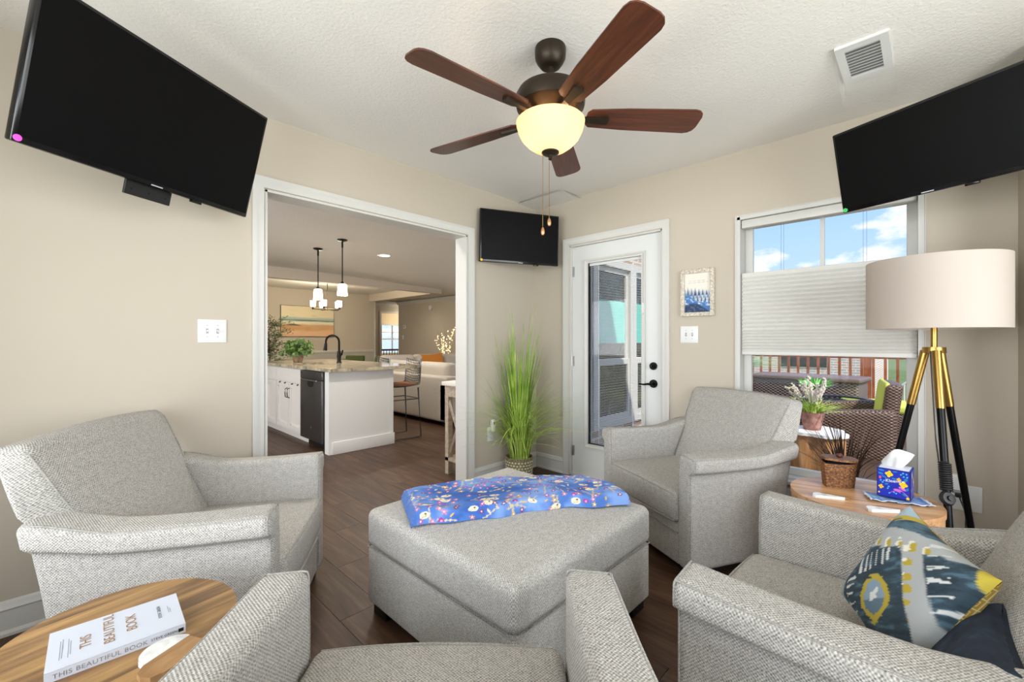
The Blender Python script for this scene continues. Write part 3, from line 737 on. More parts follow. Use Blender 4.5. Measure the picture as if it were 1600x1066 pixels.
def blanket():
    nu, nv = 330, 150
    A, B_, C_, D_ = np.array([-.395, 1.675]), np.array([.53, 1.93]), np.array([.475, 2.2]), np.array([-.515, 2.0])
    u0, v0 = np.meshgrid(np.linspace(0, 1, nu), np.linspace(0, 1, nv)); u0 = u0.ravel(); v0 = v0.ravel()
    v = np.interp(v0, [0, .12, .2, .88, 1], [0, .055, .14, .955, 1]); u = np.interp(u0, [0, .045, .09, .92, .955, 1], [0, .012, .05, .94, .988, 1])
    P = (A[None] * ((1 - u) * (1 - v))[:, None] + B_[None] * (u * (1 - v))[:, None] + C_[None] * (u * v)[:, None] + D_[None] * ((1 - u) * v)[:, None])
    P[:, 1] += .09 * np.sin(np.pi * u) * v + (.014 * np.sin(u * 11 + 1) + .008 * np.sin(u * 29)) * (1 - v) + .045 * np.sin(np.pi * u) * (1 - v) ** 2 * 0.6
    e = np.minimum(np.minimum(v0, 1 - v0) / .15, np.minimum(u0, 1 - u0) / .07)
    h = .052 * np.sin(np.clip(e * .85, 0, 1) * math.pi / 2)
    w = vnoise(21, u * 9, v * 4, 3) - .5; fold = .022 * np.sin(u * 19 + 2.2 * np.sin(v * 4)) * (1 - v) + .07 * w
    z = OT + .012 + h * (1 + fold * 6)
    # where the cloth passes the lid's edge it hangs down
    over = np.maximum(0, np.abs(P[:, 0] + .01) + np.abs(P[:, 1] - 1.925) - .62); z -= np.minimum(over * 1.3, .07)
    xy = np.array([cw(a, b) for a, b in P])
    s, t_ = u0 * 1.06, v0 * .50
    C = np.tile(np.array(lin((78, 122, 198))), (len(u), 1))
    m = vnoise(31, s * 9, t_ * 9, 4); C = mixc(C, (136, 172, 230), sstep(.40, .70, m) * .85); C = mixc(C, (46, 90, 172), sstep(.40, .25, m) * .7)
    rs = np.random.RandomState(11); used = []
    def local(cx, cy, r):
        i = np.where((np.abs(s - cx) < r * 1.6) & (np.abs(t_ - cy) < r * 1.6))[0]; return i, s[i] - cx, t_[i] - cy
    def put(i, c, f): C[i] = C[i] * (1 - f[:, None]) + np.array(lin(c))[None] * f[:, None]
    for k in range(60):     # cream sprigs
        cx, cy = rs.rand() * 1.06, rs.rand() * .50; a = rs.rand() * 6.3; L = .028 + .02 * rs.rand(); i, dx, dy = local(cx, cy, .05)
        p, q = dx * math.cos(a) + dy * math.sin(a), -dx * math.sin(a) + dy * math.cos(a)
        q = q - .006 * np.sin(p / L * 2.2); put(i, (214, 196, 156), ((np.abs(q) < .0018 + .0025 * (np.sin(p * 330) > .3)) & (np.abs(p) < L)).astype(float))
    for k in range(250):
        for tr in range(12):
            cx, cy = rs.rand() * 1.06, rs.rand() * .50
            if all((cx - a) ** 2 + (cy - b) ** 2 > .026 ** 2 for a, b in used): break
        used.append((cx, cy)); kind = rs.rand(); th0 = rs.rand() * 6.3
        if kind < .55:
            r = .0105 + .006 * rs.rand(); i, dx, dy = local(cx, cy, r); rad = np.hypot(dx, dy); an = np.arctan2(dy, dx) + th0
            col = [(138, 36, 84), (226, 130, 160), (235, 140, 120), (226, 178, 72), (196, 84, 160)][rs.randint(5)]
            put(i, col, (rad < r * (.72 + .32 * np.cos(5 * an))).astype(float)); put(i, (250, 240, 235), (rad < r * .3).astype(float))
        elif kind < .68:
            r = .022; i, dx, dy = local(cx, cy, r); put(i, (240, 228, 200), ((dx / r) ** 2 + (dy / (r * .72)) ** 2 < 1).astype(float))
            put(i, (80, 70, 90), ((np.hypot(dx - .006, dy - .005) < .0045)).astype(float)); put(i, (206, 186, 140), ((np.abs(dy + .006 - .2 * dx) < .0022) & (np.abs(dx) < .011)).astype(float))
        elif kind < .85:
            r = .014; i, dx, dy = local(cx, cy, r); p, q = dx * math.cos(th0) + dy * math.sin(th0), -dx * math.sin(th0) + dy * math.cos(th0)
            put(i, (228, 186, 92) if rs.rand() < .5 else (228, 212, 178), ((np.abs(q) < .0045 * (1 - (p / r) ** 2)) & (np.abs(p) < r)).astype(float))
        else:
            r = .016; i, dx, dy = local(cx, cy, r); rad = np.hypot(dx, dy); put(i, (176, 62, 150), ((rad < r * .8) & (dy > -.2 * r)).astype(float)); put(i, (226, 170, 200), (rad < r * .28).astype(float))
    edge = (u < .022) ; C = mixc(C, (70, 116, 190), edge.astype(float) * .8)
    V = np.column_stack([xy, z]); c0 = np.array([ox, oy, 0])
    n0 = len(V); per = list(range(nu)) + [j * nu + nu - 1 for j in range(1, nv)] + list(range((nv - 1) * nu + nu - 2, (nv - 1) * nu - 1, -1)) + [j * nu for j in range(nv - 2, 0, -1)]
    F = [(j * nu + i, j * nu + i + 1, (j + 1) * nu + i + 1, (j + 1) * nu + i) for j in range(nv - 1) for i in range(nu - 1)]
    o_ = from_np('throw_blanket', V, F, vcol('printed_fleece', .9, .4), None, 80, cols=C)
    sm = o_.modifiers.new('thickness', 'SOLIDIFY'); sm.thickness = .006; sm.offset = -1
    return tag(o_, 'folded blue floral fleece throw lying across the ottoman', 'blanket')
blanket()

# ------------------------------------------------------------------ round drum tables
M_acacia = wood('acacia', [(.25, (150, 106, 68)), (.5, (202, 154, 108)), (.75, (224, 184, 140))], (1.4, 9, 9), 2.0, .34, 'Object', .45, .03)
M_acacia_d = wood('acacia_mixed', [(.25, (84, 60, 36)), (.45, (136, 100, 60)), (.75, (206, 164, 102))], (1.2, 9, 9), 1.8, .3, 'Object', .6, .03)
def drum_table(name, label, c, R, H, rot, m, staves=True):
    t = tag(empty(name, (c[0], c[1], 0), rot), label, 'side table')
    n = 9; w = 2 * R / n
    for i in range(n):       # top boards, glued edge to edge
        x0, x1 = -R + i * w, -R + (i + 1) * w; pts = []
        for x in np.linspace(x0, x1, 7): pts.append((x, -math.sqrt(max(0, R * R - x * x))))
        for x in np.linspace(x1, x0, 7): pts.append((x, math.sqrt(max(0, R * R - x * x))))
        q = [pts[0]]
        for p in pts[1:]:
            if (p[0] - q[-1][0]) ** 2 + (p[1] - q[-1][1]) ** 2 > 1e-8: q.append(p)
        if (q[0][0] - q[-1][0]) ** 2 + (q[0][1] - q[-1][1]) ** 2 < 1e-8: q.pop()
        # board coordinates: grain along local x of the board mesh
        b = G().poly([(p[1], -(p[0])) for p in q], H - .022, H).build('top_board', m, t, smooth=None)
        b.rotation_euler = (0, 0, math.pi / 2)
    if staves:
        k = 30; s0 = None
        for i in range(k):
            if s0 is None:
                a = math.pi / k * .995; pts = [((R - .004) * math.cos(x), (R - .004) * math.sin(x)) for x in (-a, 0, a)] + [((R - .03) * math.cos(x), (R - .03) * math.sin(x)) for x in (a, -a)]
                s0 = G().poly(pts, .0, H - .0225).build('stave', m, t, smooth=None); s_me = s0.data; s0.rotation_euler = (0, 0, 0)
            else:
                q = link('stave', s_me, t); q.rotation_euler = (0, 0, 2 * math.pi * i / k)
    return t
drum_table('side_table', 'round acacia wood drum table holding the tissue box and basket', (2.51, .216), .272, .50, math.radians(18), M_acacia)
drum_table('side_table', 'round striped acacia drum table with the white book', (.097, 1.399), .233, .50, math.radians(-80), M_acacia_d)

# book
bk = tag(empty('book', (.09, 1.375, .5005), math.radians(-2)), 'white paperback book lying on the round table', 'book')
M_cover = mat('book_cover', (216, 222, 234), .35); BW, BD, BT = .232, .172, .021
G().box(-BW / 2, BW / 2, -BD / 2, BD / 2, BT - .001, BT).build('front_cover', M_cover, bk, smooth=None); G().box(-BW / 2, BW / 2, -BD / 2, BD / 2, 0, .001).build('back_cover', M_cover, bk, smooth=None)
G().box(-BW / 2, BW / 2, -BD / 2 - .0005, -BD / 2 + .001, 0, BT).build('spine', M_cover, bk, smooth=None)
G().box(-BW / 2 + .002, BW / 2 - .002, -BD / 2 + .001, BD / 2 - .003, .001, BT - .001).build('pages', mat('paper', (238, 234, 222), .8), bk, smooth=None)
M_gold = mat('gold_foil', (176, 138, 92), .35, .35); M_ink = mat('grey_ink', (120, 126, 136), .6); M_ink2 = mat('dark_ink', (50, 54, 62), .6)
def cov(x, y, rz): return Matrix.Translation((x, y, BT + .0007)) @ Matrix.Rotation(rz, 4, 'Z')
text_mesh('title_lettering', 'THIS', .027, M_gold, bk, cov(-.047, -.035, math.pi / 2), .0001); text_mesh('title_lettering', 'BEAUTIFUL', .027, M_gold, bk, cov(-.008, -.052, math.pi / 2), .0001); text_mesh('title_lettering', 'BOOK', .027, M_gold, bk, cov(.031, -.03, math.pi / 2), .0001)
text_mesh('author_lettering', 'STEVE GREEN', .0095, M_ink2, bk, cov(.078, -.02, math.pi / 2), .0001, spacing=1.1)
g = G()
for x, a, b in ((-.096, -.05, .03), (-.0925, -.045, .036), (-.083, -.05, .03), (-.0795, -.04, .02), (.092, -.005, .03), (.0955, -.005, .018)): g.box(x - .0006, x + .0006, a, b, BT, BT + .0003)
g.build('small_print', mat('faint_ink', (158, 164, 174), .6), bk, smooth=None)
def spn(x, z): return Matrix.Translation((x, -BD / 2 - .0008, z)) @ Matrix.Rotation(math.pi / 2, 4, 'X')
text_mesh('spine_lettering', 'THIS BEAUTIFUL BOOK', .0135, mat('silver_foil', (150, 152, 158), .3, .4), bk, spn(-.104, .0055), .0001, spacing=1.08); text_mesh('spine_lettering', 'STEVE GREEN', .008, M_ink2, bk, spn(.052, .0075), .0001)
G().box(.102, .112, -BD / 2 - .001, -BD / 2 - .0006, .006, .014).build('publisher_mark', M_black, bk, smooth=None)

# marble and wood wedge coasters
M_marble = mnoise('white_marble', [(.35, (206, 208, 208)), (.5, (240, 240, 238)), (.8, (247, 246, 244))], .25, (1, 1, 1), 12, 5, 'Object', 1.5)
M_oak = wood('honey_wood', [(.3, (142, 102, 64)), (.7, (188, 146, 98))], (2, 14, 14), 3, .45, 'Object')
def arcpts(c, r, a0, a1, n): return [(c[0] + r * math.cos(math.radians(a0 + (a1 - a0) * i / n)), c[1] + r * math.sin(math.radians(a0 + (a1 - a0) * i / n))) for i in range(n + 1)]
cb = tag(empty('coaster', (.125, 1.20, .5005), math.radians(28)), 'rounded marble and wood serving wedge beside the white book', 'coaster')
G().poly([(-.01, .0), (.09, .0)] + arcpts((.04, 0), .05, 8, 150, 14), 0, .013).build('marble_half', M_marble, cb, smooth=30)
G().poly([(.088, -.001), (-.012, -.001), (-.03, -.012), (-.036, -.03), (-.03, -.05), (-.01, -.062), (.04, -.065), (.088, -.06)], 0, .013).build('wood_half', M_oak, cb, smooth=30)
for i, (p, rz, lab) in enumerate((((2.365, .315), math.radians(-72), 'marble wedge coaster in front of the woven basket'), ((2.335, .128), math.radians(-58), 'marble wedge coaster in front of the tissue box'))):
    q = tag(empty('coaster', (p[0], p[1], .5005), rz), lab, 'coaster', 'wedge coasters')
    G().poly([(-.065, -.012), (-.06, .012), (-.05, .022), (-.035, .024), (.055, .0), (.05, -.006), (-.055, -.02)][::-1], 0, .012).build('marble_part', M_marble, q, smooth=None)
    G().poly([(-.033, .0255), (-.02, .036), (.0, .036), (.06, .016), (.07, .006), (.068, .0), (.057, .0015)][::-1], 0, .012).build('wood_part', M_oak, q, smooth=None)

# woven basket with a lid
M_basket = mnoise('woven_palm', [(.3, (70, 42, 22)), (.5, (124, 80, 44)), (.75, (176, 128, 78))], .6, (1, 1, 1), 120, 3, 'Object', 0, .3)
bs = tag(empty('lidded_basket', (2.62, .315, .5005), math.radians(158)), 'small brown woven basket with a lifted pointed oval lid', 'basket')
def almond(a, b, n=24):
    pts = []
    for i in range(n): x = -a + 2 * a * i / n; pts.append((x, -b * (1 - (x / a) ** 2)))
    for i in range(n): x = a - 2 * a * i / n; pts.append((x, b * (1 - (x / a) ** 2)))
    return pts
rows = 14; ring = almond(.105, .07, 20); nr = len(ring); g = G()
for k in range(rows):           # plaited courses, over and under
    z0 = .115 / rows * k; z1 = .115 / rows * (k + .92); f = .86 + .14 * (k / rows)
    A = []; Bq = []
    for i, (x, y) in enumerate(ring):
        bulge = 1 + (.035 if (i + k) % 2 else -.01); A.append((x * f * bulge, y * f * bulge, z0)); Bq.append((x * f * bulge, y * f * bulge, z1))
    inn = [(x * f * .9, y * f * .9, z0) for x, y in ring]; in2 = [(x * f * .9, y * f * .9, z1) for x, y in ring]
    g.faces(A + Bq + inn + in2, [(i, (i + 1) % nr, nr + (i + 1) % nr, nr + i) for i in range(nr)] + [(nr + i, nr + (i + 1) % nr, 3 * nr + (i + 1) % nr, 3 * nr + i) for i in range(nr)] + [(2 * nr + i, i, (i + 1) % nr, 2 * nr + (i + 1) % nr)[::-1] for i in range(nr)])
g.poly([(x * .88, y * .88) for x, y in ring], 0, .004); o = g.build('basket_body', M_basket, bs, smooth=None)
rbox('contents', (-.06, .06, -.03, .03, .06, .112), .02, mat('navy_cloth', (28, 32, 46), .8), bs, (3, 3, 2), 2)
ld = G().poly([(x * 1.03, y * 1.03) for x, y in ring], 0, .01).build('lid', M_basket, bs, smooth=None); ld.location = (-.008, 0, .121); ld.rotation_euler = (0, math.radians(-5), 0)
rbox('lid_knob', (-.016, .016, -.013, .013, .01, .028), .011, mat('seed_knob', (92, 44, 34), .4), ld, (2, 2, 2), 3)
for i in range(0, nr, 2):
    pass

# denim cloth, tissue box
def cloth_mat(name, c, w, h, rz):
    nx, ny = 34, 18; u, v = np.meshgrid(np.linspace(-1, 1, nx), np.linspace(-1, 1, ny)); u = u.ravel(); v = v.ravel(); rs = np.random.RandomState(5)
    x = u * w / 2; y = v * h / 2; z = .0035 + .006 * np.abs(np.sin(u * 5)) * (np.maximum(abs(u), abs(v)) > .8) + .002 * rs.rand(len(u))
    e = (np.maximum(np.abs(u), np.abs(v)) > .97); x = x + e * rs.randn(len(u)) * .003; y = y + e * rs.randn(len(u)) * .003
    C = np.tile(np.array(lin((150, 182, 220))), (len(u), 1)); nn = vnoise(8, u * 6, v * 3); C = mixc(C, (110, 148, 200), sstep(.4, .7, nn)); C = mixc(C, (226, 234, 244), (np.maximum(np.abs(u), np.abs(v)) > .92).astype(float) * .8)
    C = mixc(C, (84, 122, 176), ((np.maximum(np.abs(u), np.abs(v)) > .78) & (np.maximum(np.abs(u), np.abs(v)) < .9)).astype(float) * .6)
    F = [(j * nx + i, j * nx + i + 1, (j + 1) * nx + i + 1, (j + 1) * nx + i) for j in range(ny - 1) for i in range(nx - 1)]
    o_ = from_np(name, np.stack([x, y, z], 1), F, vcol('frayed_denim', .9, .3), None, 60, loc=(c[0], c[1], .5005), rot=rz, cols=C); sm = o_.modifiers.new('t', 'SOLIDIFY'); sm.thickness = .003; sm.offset = -1
    return o_
tag(cloth_mat('denim_mat', (2.535, .10), .215, .105, math.radians(-68)), 'frayed pale denim mat under the tissue box', 'mat')
TB = .112
tb = tag(empty('tissue_box', (2.575, .105, .512), math.radians(-94)), 'blue tissue box printed with yellow flowers', 'tissue box')
G().box(-TB / 2, TB / 2, -TB / 2 + .001, TB / 2, 0, .125, .003).build('carton', mat('carton_blue', (34, 52, 168), .4), tb)
def tprint(u, v):
    C = np.tile(np.array(lin((24, 44, 176))), (len(u), 1)); b = np.maximum(np.abs(u - .5), np.abs(v - .5)) * 2
    def ell(cx, cy, a, b_, th, col):
        nonlocal C
        dx, dy = u - cx, v - cy; p = dx * math.cos(th) + dy * math.sin(th); q = -dx * math.sin(th) + dy * math.cos(th); C = mixc(C, col, ((p / a) ** 2 + (q / b_) ** 2 < 1).astype(float))
    def leaf(cx, cy, a, b_, th, col):
        nonlocal C
        dx, dy = u - cx, v - cy; p = dx * math.cos(th) + dy * math.sin(th); q = -dx * math.sin(th) + dy * math.cos(th); C = mixc(C, col, ((np.abs(q) < b_ * (1 - (p / a) ** 2)) & (np.abs(p) < a)).astype(float))
    def flower(cx, cy, r):
        nonlocal C
        rad = np.hypot(u - cx, v - cy); an = np.arctan2(v - cy, u - cx); C = mixc(C, (252, 206, 20), (rad < r * (.86 + .17 * np.cos(4 * an + .6))).astype(float))
        for k in range(4):
            ell(cx + r * .38 * math.cos(k * 1.57 + .5), cy + r * .38 * math.sin(k * 1.57 + .5), .013, .008, .6, (120, 70, 20))
    for a in ((.14, .92, .10, .03, -.1), (.12, .80, .09, .035, -.2), (.22, .70, .10, .028, -.3), (.34, .62, .09, .025, -.4), (.52, .68, .08, .03, -.1), (.55, .93, .08, .025, .1), (.86, .70, .08, .05, 1.0), (.84, .18, .10, .04, -.3), (.30, .46, .07, .03, .3), (.9, .38, .07, .04, 1.)): leaf(*a, (28, 128, 190))
    for a in ((.72, .86), (.80, .80), (.90, .80), (.78, .92), (.88, .90), (.12, .56), (.18, .50), (.22, .56), (.36, .38), (.33, .31), (.38, .16), (.52, .21), (.58, .18)): ell(a[0], a[1], .03, .024, .5, (70, 190, 235))
    for a in ((.62, .30, .13, .05, -.15), (.78, .38, .10, .05, -.6), (.70, .42, .06, .03, .5)): leaf(*a, (214, 112, 214))
    for k in np.linspace(0, 1, 40):
        ell(.40 + .30 * k, .17 + .10 * math.sin(k * 2.6) , .008, .008, 0, (214, 112, 214)); ell(.68 + .25 * k, .36 - .22 * k, .008, .008, 0, (214, 112, 214))
    ell(.10, .66, .035, .05, 0, (226, 92, 140))
    flower(.37, .82, .12); flower(.79, .52, .125); flower(.66, .68, .065); flower(.13, .34, .08)
    ell(.92, .07, .05, .05, 0, (252, 206, 20)); ell(.07, .13, .03, .03, 0, (252, 206, 20)); ell(.6, .99, .05, .02, 0, (252, 206, 20))
    C = mixc(C, (20, 26, 110), (b > .93).astype(float)); return C
grid_plane('carton_print', TB, .125, 130, 140, tprint, vcol('carton_ink', .35), tb, Matrix.Translation((0, -TB / 2 - .0006, .0625)))
q = grid_plane('carton_print', TB, .125, 90, 100, tprint, vcol('carton_ink', .35), tb, Matrix.Rotation(math.pi / 2, 4, 'Z') @ Matrix.Translation((0, -TB / 2 - .0006, .0625)))
text_mesh('brand_lettering', 'Kleenex', .0185, mat('white_ink', (245, 245, 245), .4), tb, Matrix.Translation((-.026, -TB / 2 - .0014, .066)) @ Matrix.Rotation(math.radians(-7), 4, 'Y') @ Matrix.Rotation(math.pi / 2, 4, 'X'), .0002)
G().box(-.05, .05, -.05, .05, .125, .1256).build('carton_top', mat('carton_pale', (226, 230, 246), .5), tb, smooth=None)
nu, nv = 14, 12; V = []
for j in range(nv):
    for i in range(nu):
        a = i / (nu - 1); b = j / (nv - 1); wd = .026 + .022 * b + .01 * math.sin(b * 3)
        V.append((-.008 + (a - .5) * 2 * wd + .02 * b * b, .012 * math.sin(a * 7 + b * 2) * (.5 + b) + .006 * math.cos(a * 13), .118 + .088 * b * (1 - .35 * (a - .75) ** 2 * 3) + .012 * math.sin(a * 5) * b))
F = [(j * nu + i, j * nu + i + 1, (j + 1) * nu + i + 1, (j + 1) * nu + i) for j in range(nv - 1) for i in range(nu - 1)]
o = from_np('tissue', V, F, translucent('tissue_paper', (250, 250, 248), mixf=.25), tb, 80); sm = o.modifiers.new('t', 'SOLIDIFY'); sm.thickness = .002

# ------------------------------------------------------------------ cushions on the armchair
def pillow(name, label, M, right, up, half, thick, front, back, colfn=None):
    n = 80; u, v = np.meshgrid(np.linspace(-1, 1, n), np.linspace(-1, 1, n)); u = u.ravel(); v = v.ravel()
    t = tag(empty(name, M), label, 'cushion'); r = Vector(right).normalized(); w = Vector(up); w = (w - r * w.dot(r)).normalized(); nn = r.cross(w)
    t.rotation_euler = Matrix((r, w, nn)).transposed().to_euler()
    pin = 1 - .10 * (1 - v ** 2) ** 1.0 * np.abs(u) ** 3; pin2 = 1 - .10 * (1 - u ** 2) * np.abs(v) ** 3
    x = u * half * pin; y = v * half * pin2; z = thick / 2 * np.clip((1 - u ** 4) * (1 - v ** 4), 0, 1) ** .45 + .003 * (vnoise(17, (u + 1) * 4, (v + 1) * 4) - .5)
    F = [(j * n + i, j * n + i + 1, (j + 1) * n + i + 1, (j + 1) * n + i) for j in range(n - 1) for i in range(n - 1)]
    C = colfn(u, v) if colfn else None
    from_np('cushion_front', np.stack([x, y, np.maximum(z, 0)], 1), F, front, t, 80, cols=C)
    from_np('cushion_back', np.stack([x, y, -np.maximum(z, 0)], 1), [f[::-1] for f in F], back, t, 80)
    return t
def ikat(u, v):
    # rotate so that the motif stands upright when a corner points up
    p = (u + v) * .7071; q = (v - u) * .7071            # p to the right corner, q to the top corner
    j = .05 * (vnoise(41, (p + 2) * 3, (q + 2) * 26, 2) - .5) * 2; q2 = q + j * 1.2; pj = p + .06 * (vnoise(42, (p + 2) * 20, (q + 2) * 3, 2) - .5)
    C = np.tile(np.array(lin((46, 66, 78))), (len(u), 1)); m = vnoise(43, (p + 2) * 5, (q + 2) * 14, 3); C = mixc(C, (92, 124, 142), sstep(.5, .8, m) * .7); C = mixc(C, (28, 42, 54), sstep(.45, .25, m) * .6)
    band = sstep(.50, .53, q2 + .28 * pj) * sstep(.88, .85, q2 + .28 * pj); C = mixc(C, (176, 180, 180), band)
    band2 = sstep(.20, .23, pj + .12 * q2 - .05) * sstep(.60, .56, pj + .12 * q2 - .05) * sstep(.72, .68, q2); C = mixc(C, (176, 180, 180), band2)
    for k in range(6):
        cx, cy = -.52 + k * .23, .78 - .075 * k; f = (((pj - cx) / .06) ** 2 + ((q2 - cy) / .075) ** 2 < 1).astype(float) * (band > .4); C = mixc(C, (232, 228, 214), f); f = (((pj - cx - .03) / .045) ** 2 + ((q2 - cy + .02) / .06) ** 2 < 1).astype(float) * (band > .4); C = mixc(C, (186, 164, 52), f)
        cy = .42 - k * .2; cx = .36 - .02 * k; f = (((pj - cx) / .10) ** 2 + ((q2 - cy - .4 * (cx - pj)) / .06) ** 2 < 1).astype(float) * (band2 > .4); C = mixc(C, (186, 164, 52), f); f = (((pj - cx + .05) / .05) ** 2 + ((q2 - cy - .03) / .04) ** 2 < 1).astype(float) * (band2 > .4); C = mixc(C, (236, 232, 220), f)
    for k in range(6):
        f = ((np.abs(pj - (-.62 + .12 * k)) < .018) & (q2 > .24 + .03 * k - .1) & (q2 < .48)).astype(float); C = mixc(C, (214, 216, 214), f * (pj < .12))
        f = ((np.abs(q2 - (.5 - .2 * k)) < .02) & (pj > .66) & (pj < .98)).astype(float); C = mixc(C, (214, 216, 214), f)
        f = ((np.abs(q2 - (.1 - .14 * k)) < .018) & (pj < -.72) & (pj > -1.0)).astype(float); C = mixc(C, (214, 216, 214), f)
    d = (np.abs((pj + .27) / .31) ** 1.6 + np.abs((q2 + .27) / .37) ** 1.6)
    C = mixc(C, (184, 164, 58), (d < 1).astype(float)); C = mixc(C, (136, 160, 180), (d < .62).astype(float)); C = mixc(C, (80, 106, 122), ((d < .62) & (q2 < -.30)).astype(float) * .8); C = mixc(C, (224, 226, 222), (np.abs((pj + .27 - .5 * (q2 + .22)) / .08) ** 1.3 + np.abs((q2 + .22) / .13) ** 1.3 < 1).astype(float))
    f = sstep(1.12, 1.16, q2 + .1 * j); C = mixc(C, (188, 166, 60), (np.abs(q2 - 1.1) < .045).astype(float)); C = mixc(C, (168, 190, 204), f)
    C = mixc(C, (198, 178, 64), (pj > 1.24).astype(float)); C = mixc(C, (150, 170, 180), (pj < -1.12).astype(float))
    return C
M_hex = mat('gold_hexagons', rough=.8); T = NT(M_hex); v_ = coords(T, 'UV', (34, 34, 34)); vo = T.n('ShaderNodeTexVoronoi'); vo.feature = 'DISTANCE_TO_EDGE'; vo.inputs['Randomness'].default_value = .15; vo.inputs['Scale'].default_value = 1.0; T.l(v_, vo.inputs['Vector'])
r_ = ramp_node(T, [(.0, (226, 214, 170)), (.08, (170, 138, 40)), (.25, (170, 138, 40)), (.28, (226, 214, 170)), (.34, (158, 126, 34))], 'LINEAR'); T.l(vo.outputs['Distance'], r_.inputs[0]); T.l(r_.outputs[0], T.b.inputs['Base Color'])
Mp = Vector((1.412, .035, .602)); rr_ = Vector((-.546, -.634, .546)).normalized(); uu = Vector((.7071, 0, .7071))
pillow('throw_cushion', 'teal ikat cushion with gold motifs leaning in the armchair', Mp, (rr_ - uu), (rr_ + uu), .158, .09, vcol('ikat_print', .8, .3), M_hex, ikat)
M_navy = mnoise('navy_velvet', [(.3, (18, 26, 40)), (.6, (34, 46, 64)), (.8, (58, 74, 94))], .85, (1, 1, 1), 30, 4, 'Object')
pillow('throw_cushion', 'dark navy cushion lying behind the teal ikat cushion', (1.235, -.045, .53), (1, .0, .02), (0, -.5, .86), .135, .085, M_navy, M_navy)

# ------------------------------------------------------------------ tripod lamp
lx, ly = 2.775, -.02
lamp = tag(empty('tripod_lamp', (lx, ly, 0)), 'black and brass tripod floor lamp with a cream drum shade', 'floor lamp')
SR, S0, S1 = .243, 1.256, 1.572
M_lshade = translucent('linen_shade', (222, 212, 202), mixf=.4)
g = G(); g.lathe([(SR, S0), (SR, S1), (SR - .003, S1), (SR - .003, S0), (SR, S0)], 64); g.build('lamp_shade', M_lshade, lamp, 40)
g = G(); g.cyl((0, 0, S1 - .02), (0, 0, S1 - .016), .02, None, 14)
for k in range(3): a = k * 2.094 + .4; g.cyl((0, 0, S1 - .018), ((SR - .002) * math.cos(a), (SR - .002) * math.sin(a), S1 - .018), .002, None, 6)
g.build('shade_spider', M_steel, lamp)
G().cyl((0, 0, S0 - .09), (0, 0, S0 + .03), .012, None, 14).cyl((0, 0, S0 + .03), (0, 0, S0 + .10), .02, .018, 16).build('lamp_socket', M_brass, lamp)
G().lathe([(0, .0), (.03, .02), (.032, .05), (.02, .08), (0, .09)], 16, (0, 0, S0 + .10)).build('light_bulb', mat('bulb_glass', (245, 240, 228), .3), lamp)
G().cyl((0, 0, 1.145), (0, 0, 1.172), .042, .04, 24).build('leg_hub', M_brass, lamp)
feet = [(.055, .25), (.20, -.165), (-.27, -.065)]
for i, (a, b) in enumerate(feet):
    top = Vector((a * .12, b * .12, 1.155)); ft = Vector((a, b, 0)); br = top.lerp(ft, .22)
    lg = G().cyl(br, ft, .0145, .0125, 16).build('tripod_leg', M_blackmetal, lamp); G().cyl(top, br, .0175, .0165, 16).build('brass_sleeve', M_brass, lg)
    if i == 2:
        wr = []; q = (ft - br).normalized(); s1 = q.orthogonal().normalized(); s2 = q.cross(s1)
        for k in range(13 * 12):
            tt = k / (13 * 12 - 1); c = br.lerp(ft, .25 + .13 * tt); wr.append(c + (s1 * math.cos(k * 2 * math.pi / 12) + s2 * math.sin(k * 2 * math.pi / 12)) * .0185)
        G().tube(wr, .0045, 6).build('wound_cord', M_black, lamp)
        c = br.lerp(ft, .405) + Vector((-.03, .0, 0)); G().lathe([(0, -.014), (.024, -.012), (.031, 0), (.024, .012), (0, .014)], 20).cyl((0, 0, .01), (0, 0, .02), .012, .01, 14).build('foot_switch', M_black, lamp, loc=c, rot=(math.radians(70), 0, math.radians(-50)))
        G().tube([top + Vector((-.02, .02, .0)), br + Vector((-.03, .02, -.04)), br.lerp(ft, .15) + Vector((-.015, .022, 0)), br.lerp(ft, .25) + Vector((0, .018, 0))], .0028, 6).build('power_cord', M_black, lamp)
g = []
p0 = Vector((-.2, -.06, .30)); p1 = Vector((.02, -.10, .28)); p2 = Vector((.2, -.11, .38)); p3 = Vector((XR - lx - .045, -.09, .43))
G().tube([p0, p0.lerp(p1, .5) + Vector((0, 0, -.05)), p1, p1.lerp(p2, .5) + Vector((0, 0, .0)), p2, p3], .003, 6).box(p3.x - .01, p3.x + .03, p3.y - .012, p3.y + .012, p3.z - .012, p3.z + .012, .003).build('plug_cord', M_black, lamp)

# ------------------------------------------------------------------ tall grass plant in the corner
px_, py_ = cw(.062, 3.74)
gp = tag(empty('potted_grass', (px_, py_, 0)), 'tall green ornamental grass in a woven pot in the room corner', 'plant')
M_pot = mnoise('woven_pot', [(.3, (92, 84, 58)), (.55, (138, 128, 92)), (.8, (206, 198, 166))], .8, (1, 1, 1), 90, 2, 'Object')
g = G(); R0 = .118; n = 32
g.lathe([(.0, .0), (R0 * .92, .0), (R0 * .96, .08), (R0, .2), (R0 - .01, .2), (R0 - .012, .15), (0, .15)], n); g.build('pot', M_pot, gp, 60)
M_bead = mat('pale_rattan', (214, 208, 182), .7); bead = None
for row in range(7):
    for i in range(26):
        a = 2 * math.pi * (i + .5 * (row % 2)) / 26; z = .025 + row * .024; rr = R0 * (.935 + .065 * z / .2)
        if bead is None: bead = G().box(-.004, .004, -.008, .008, -.006, .006, .002, 1).build('weave_knot', M_bead, gp, None); bead_me = bead.data
        else: bead = link('weave_knot', bead_me, gp)
        bead.location = (rr * math.cos(a), rr * math.sin(a), z); bead.rotation_euler = (0, 0, a)
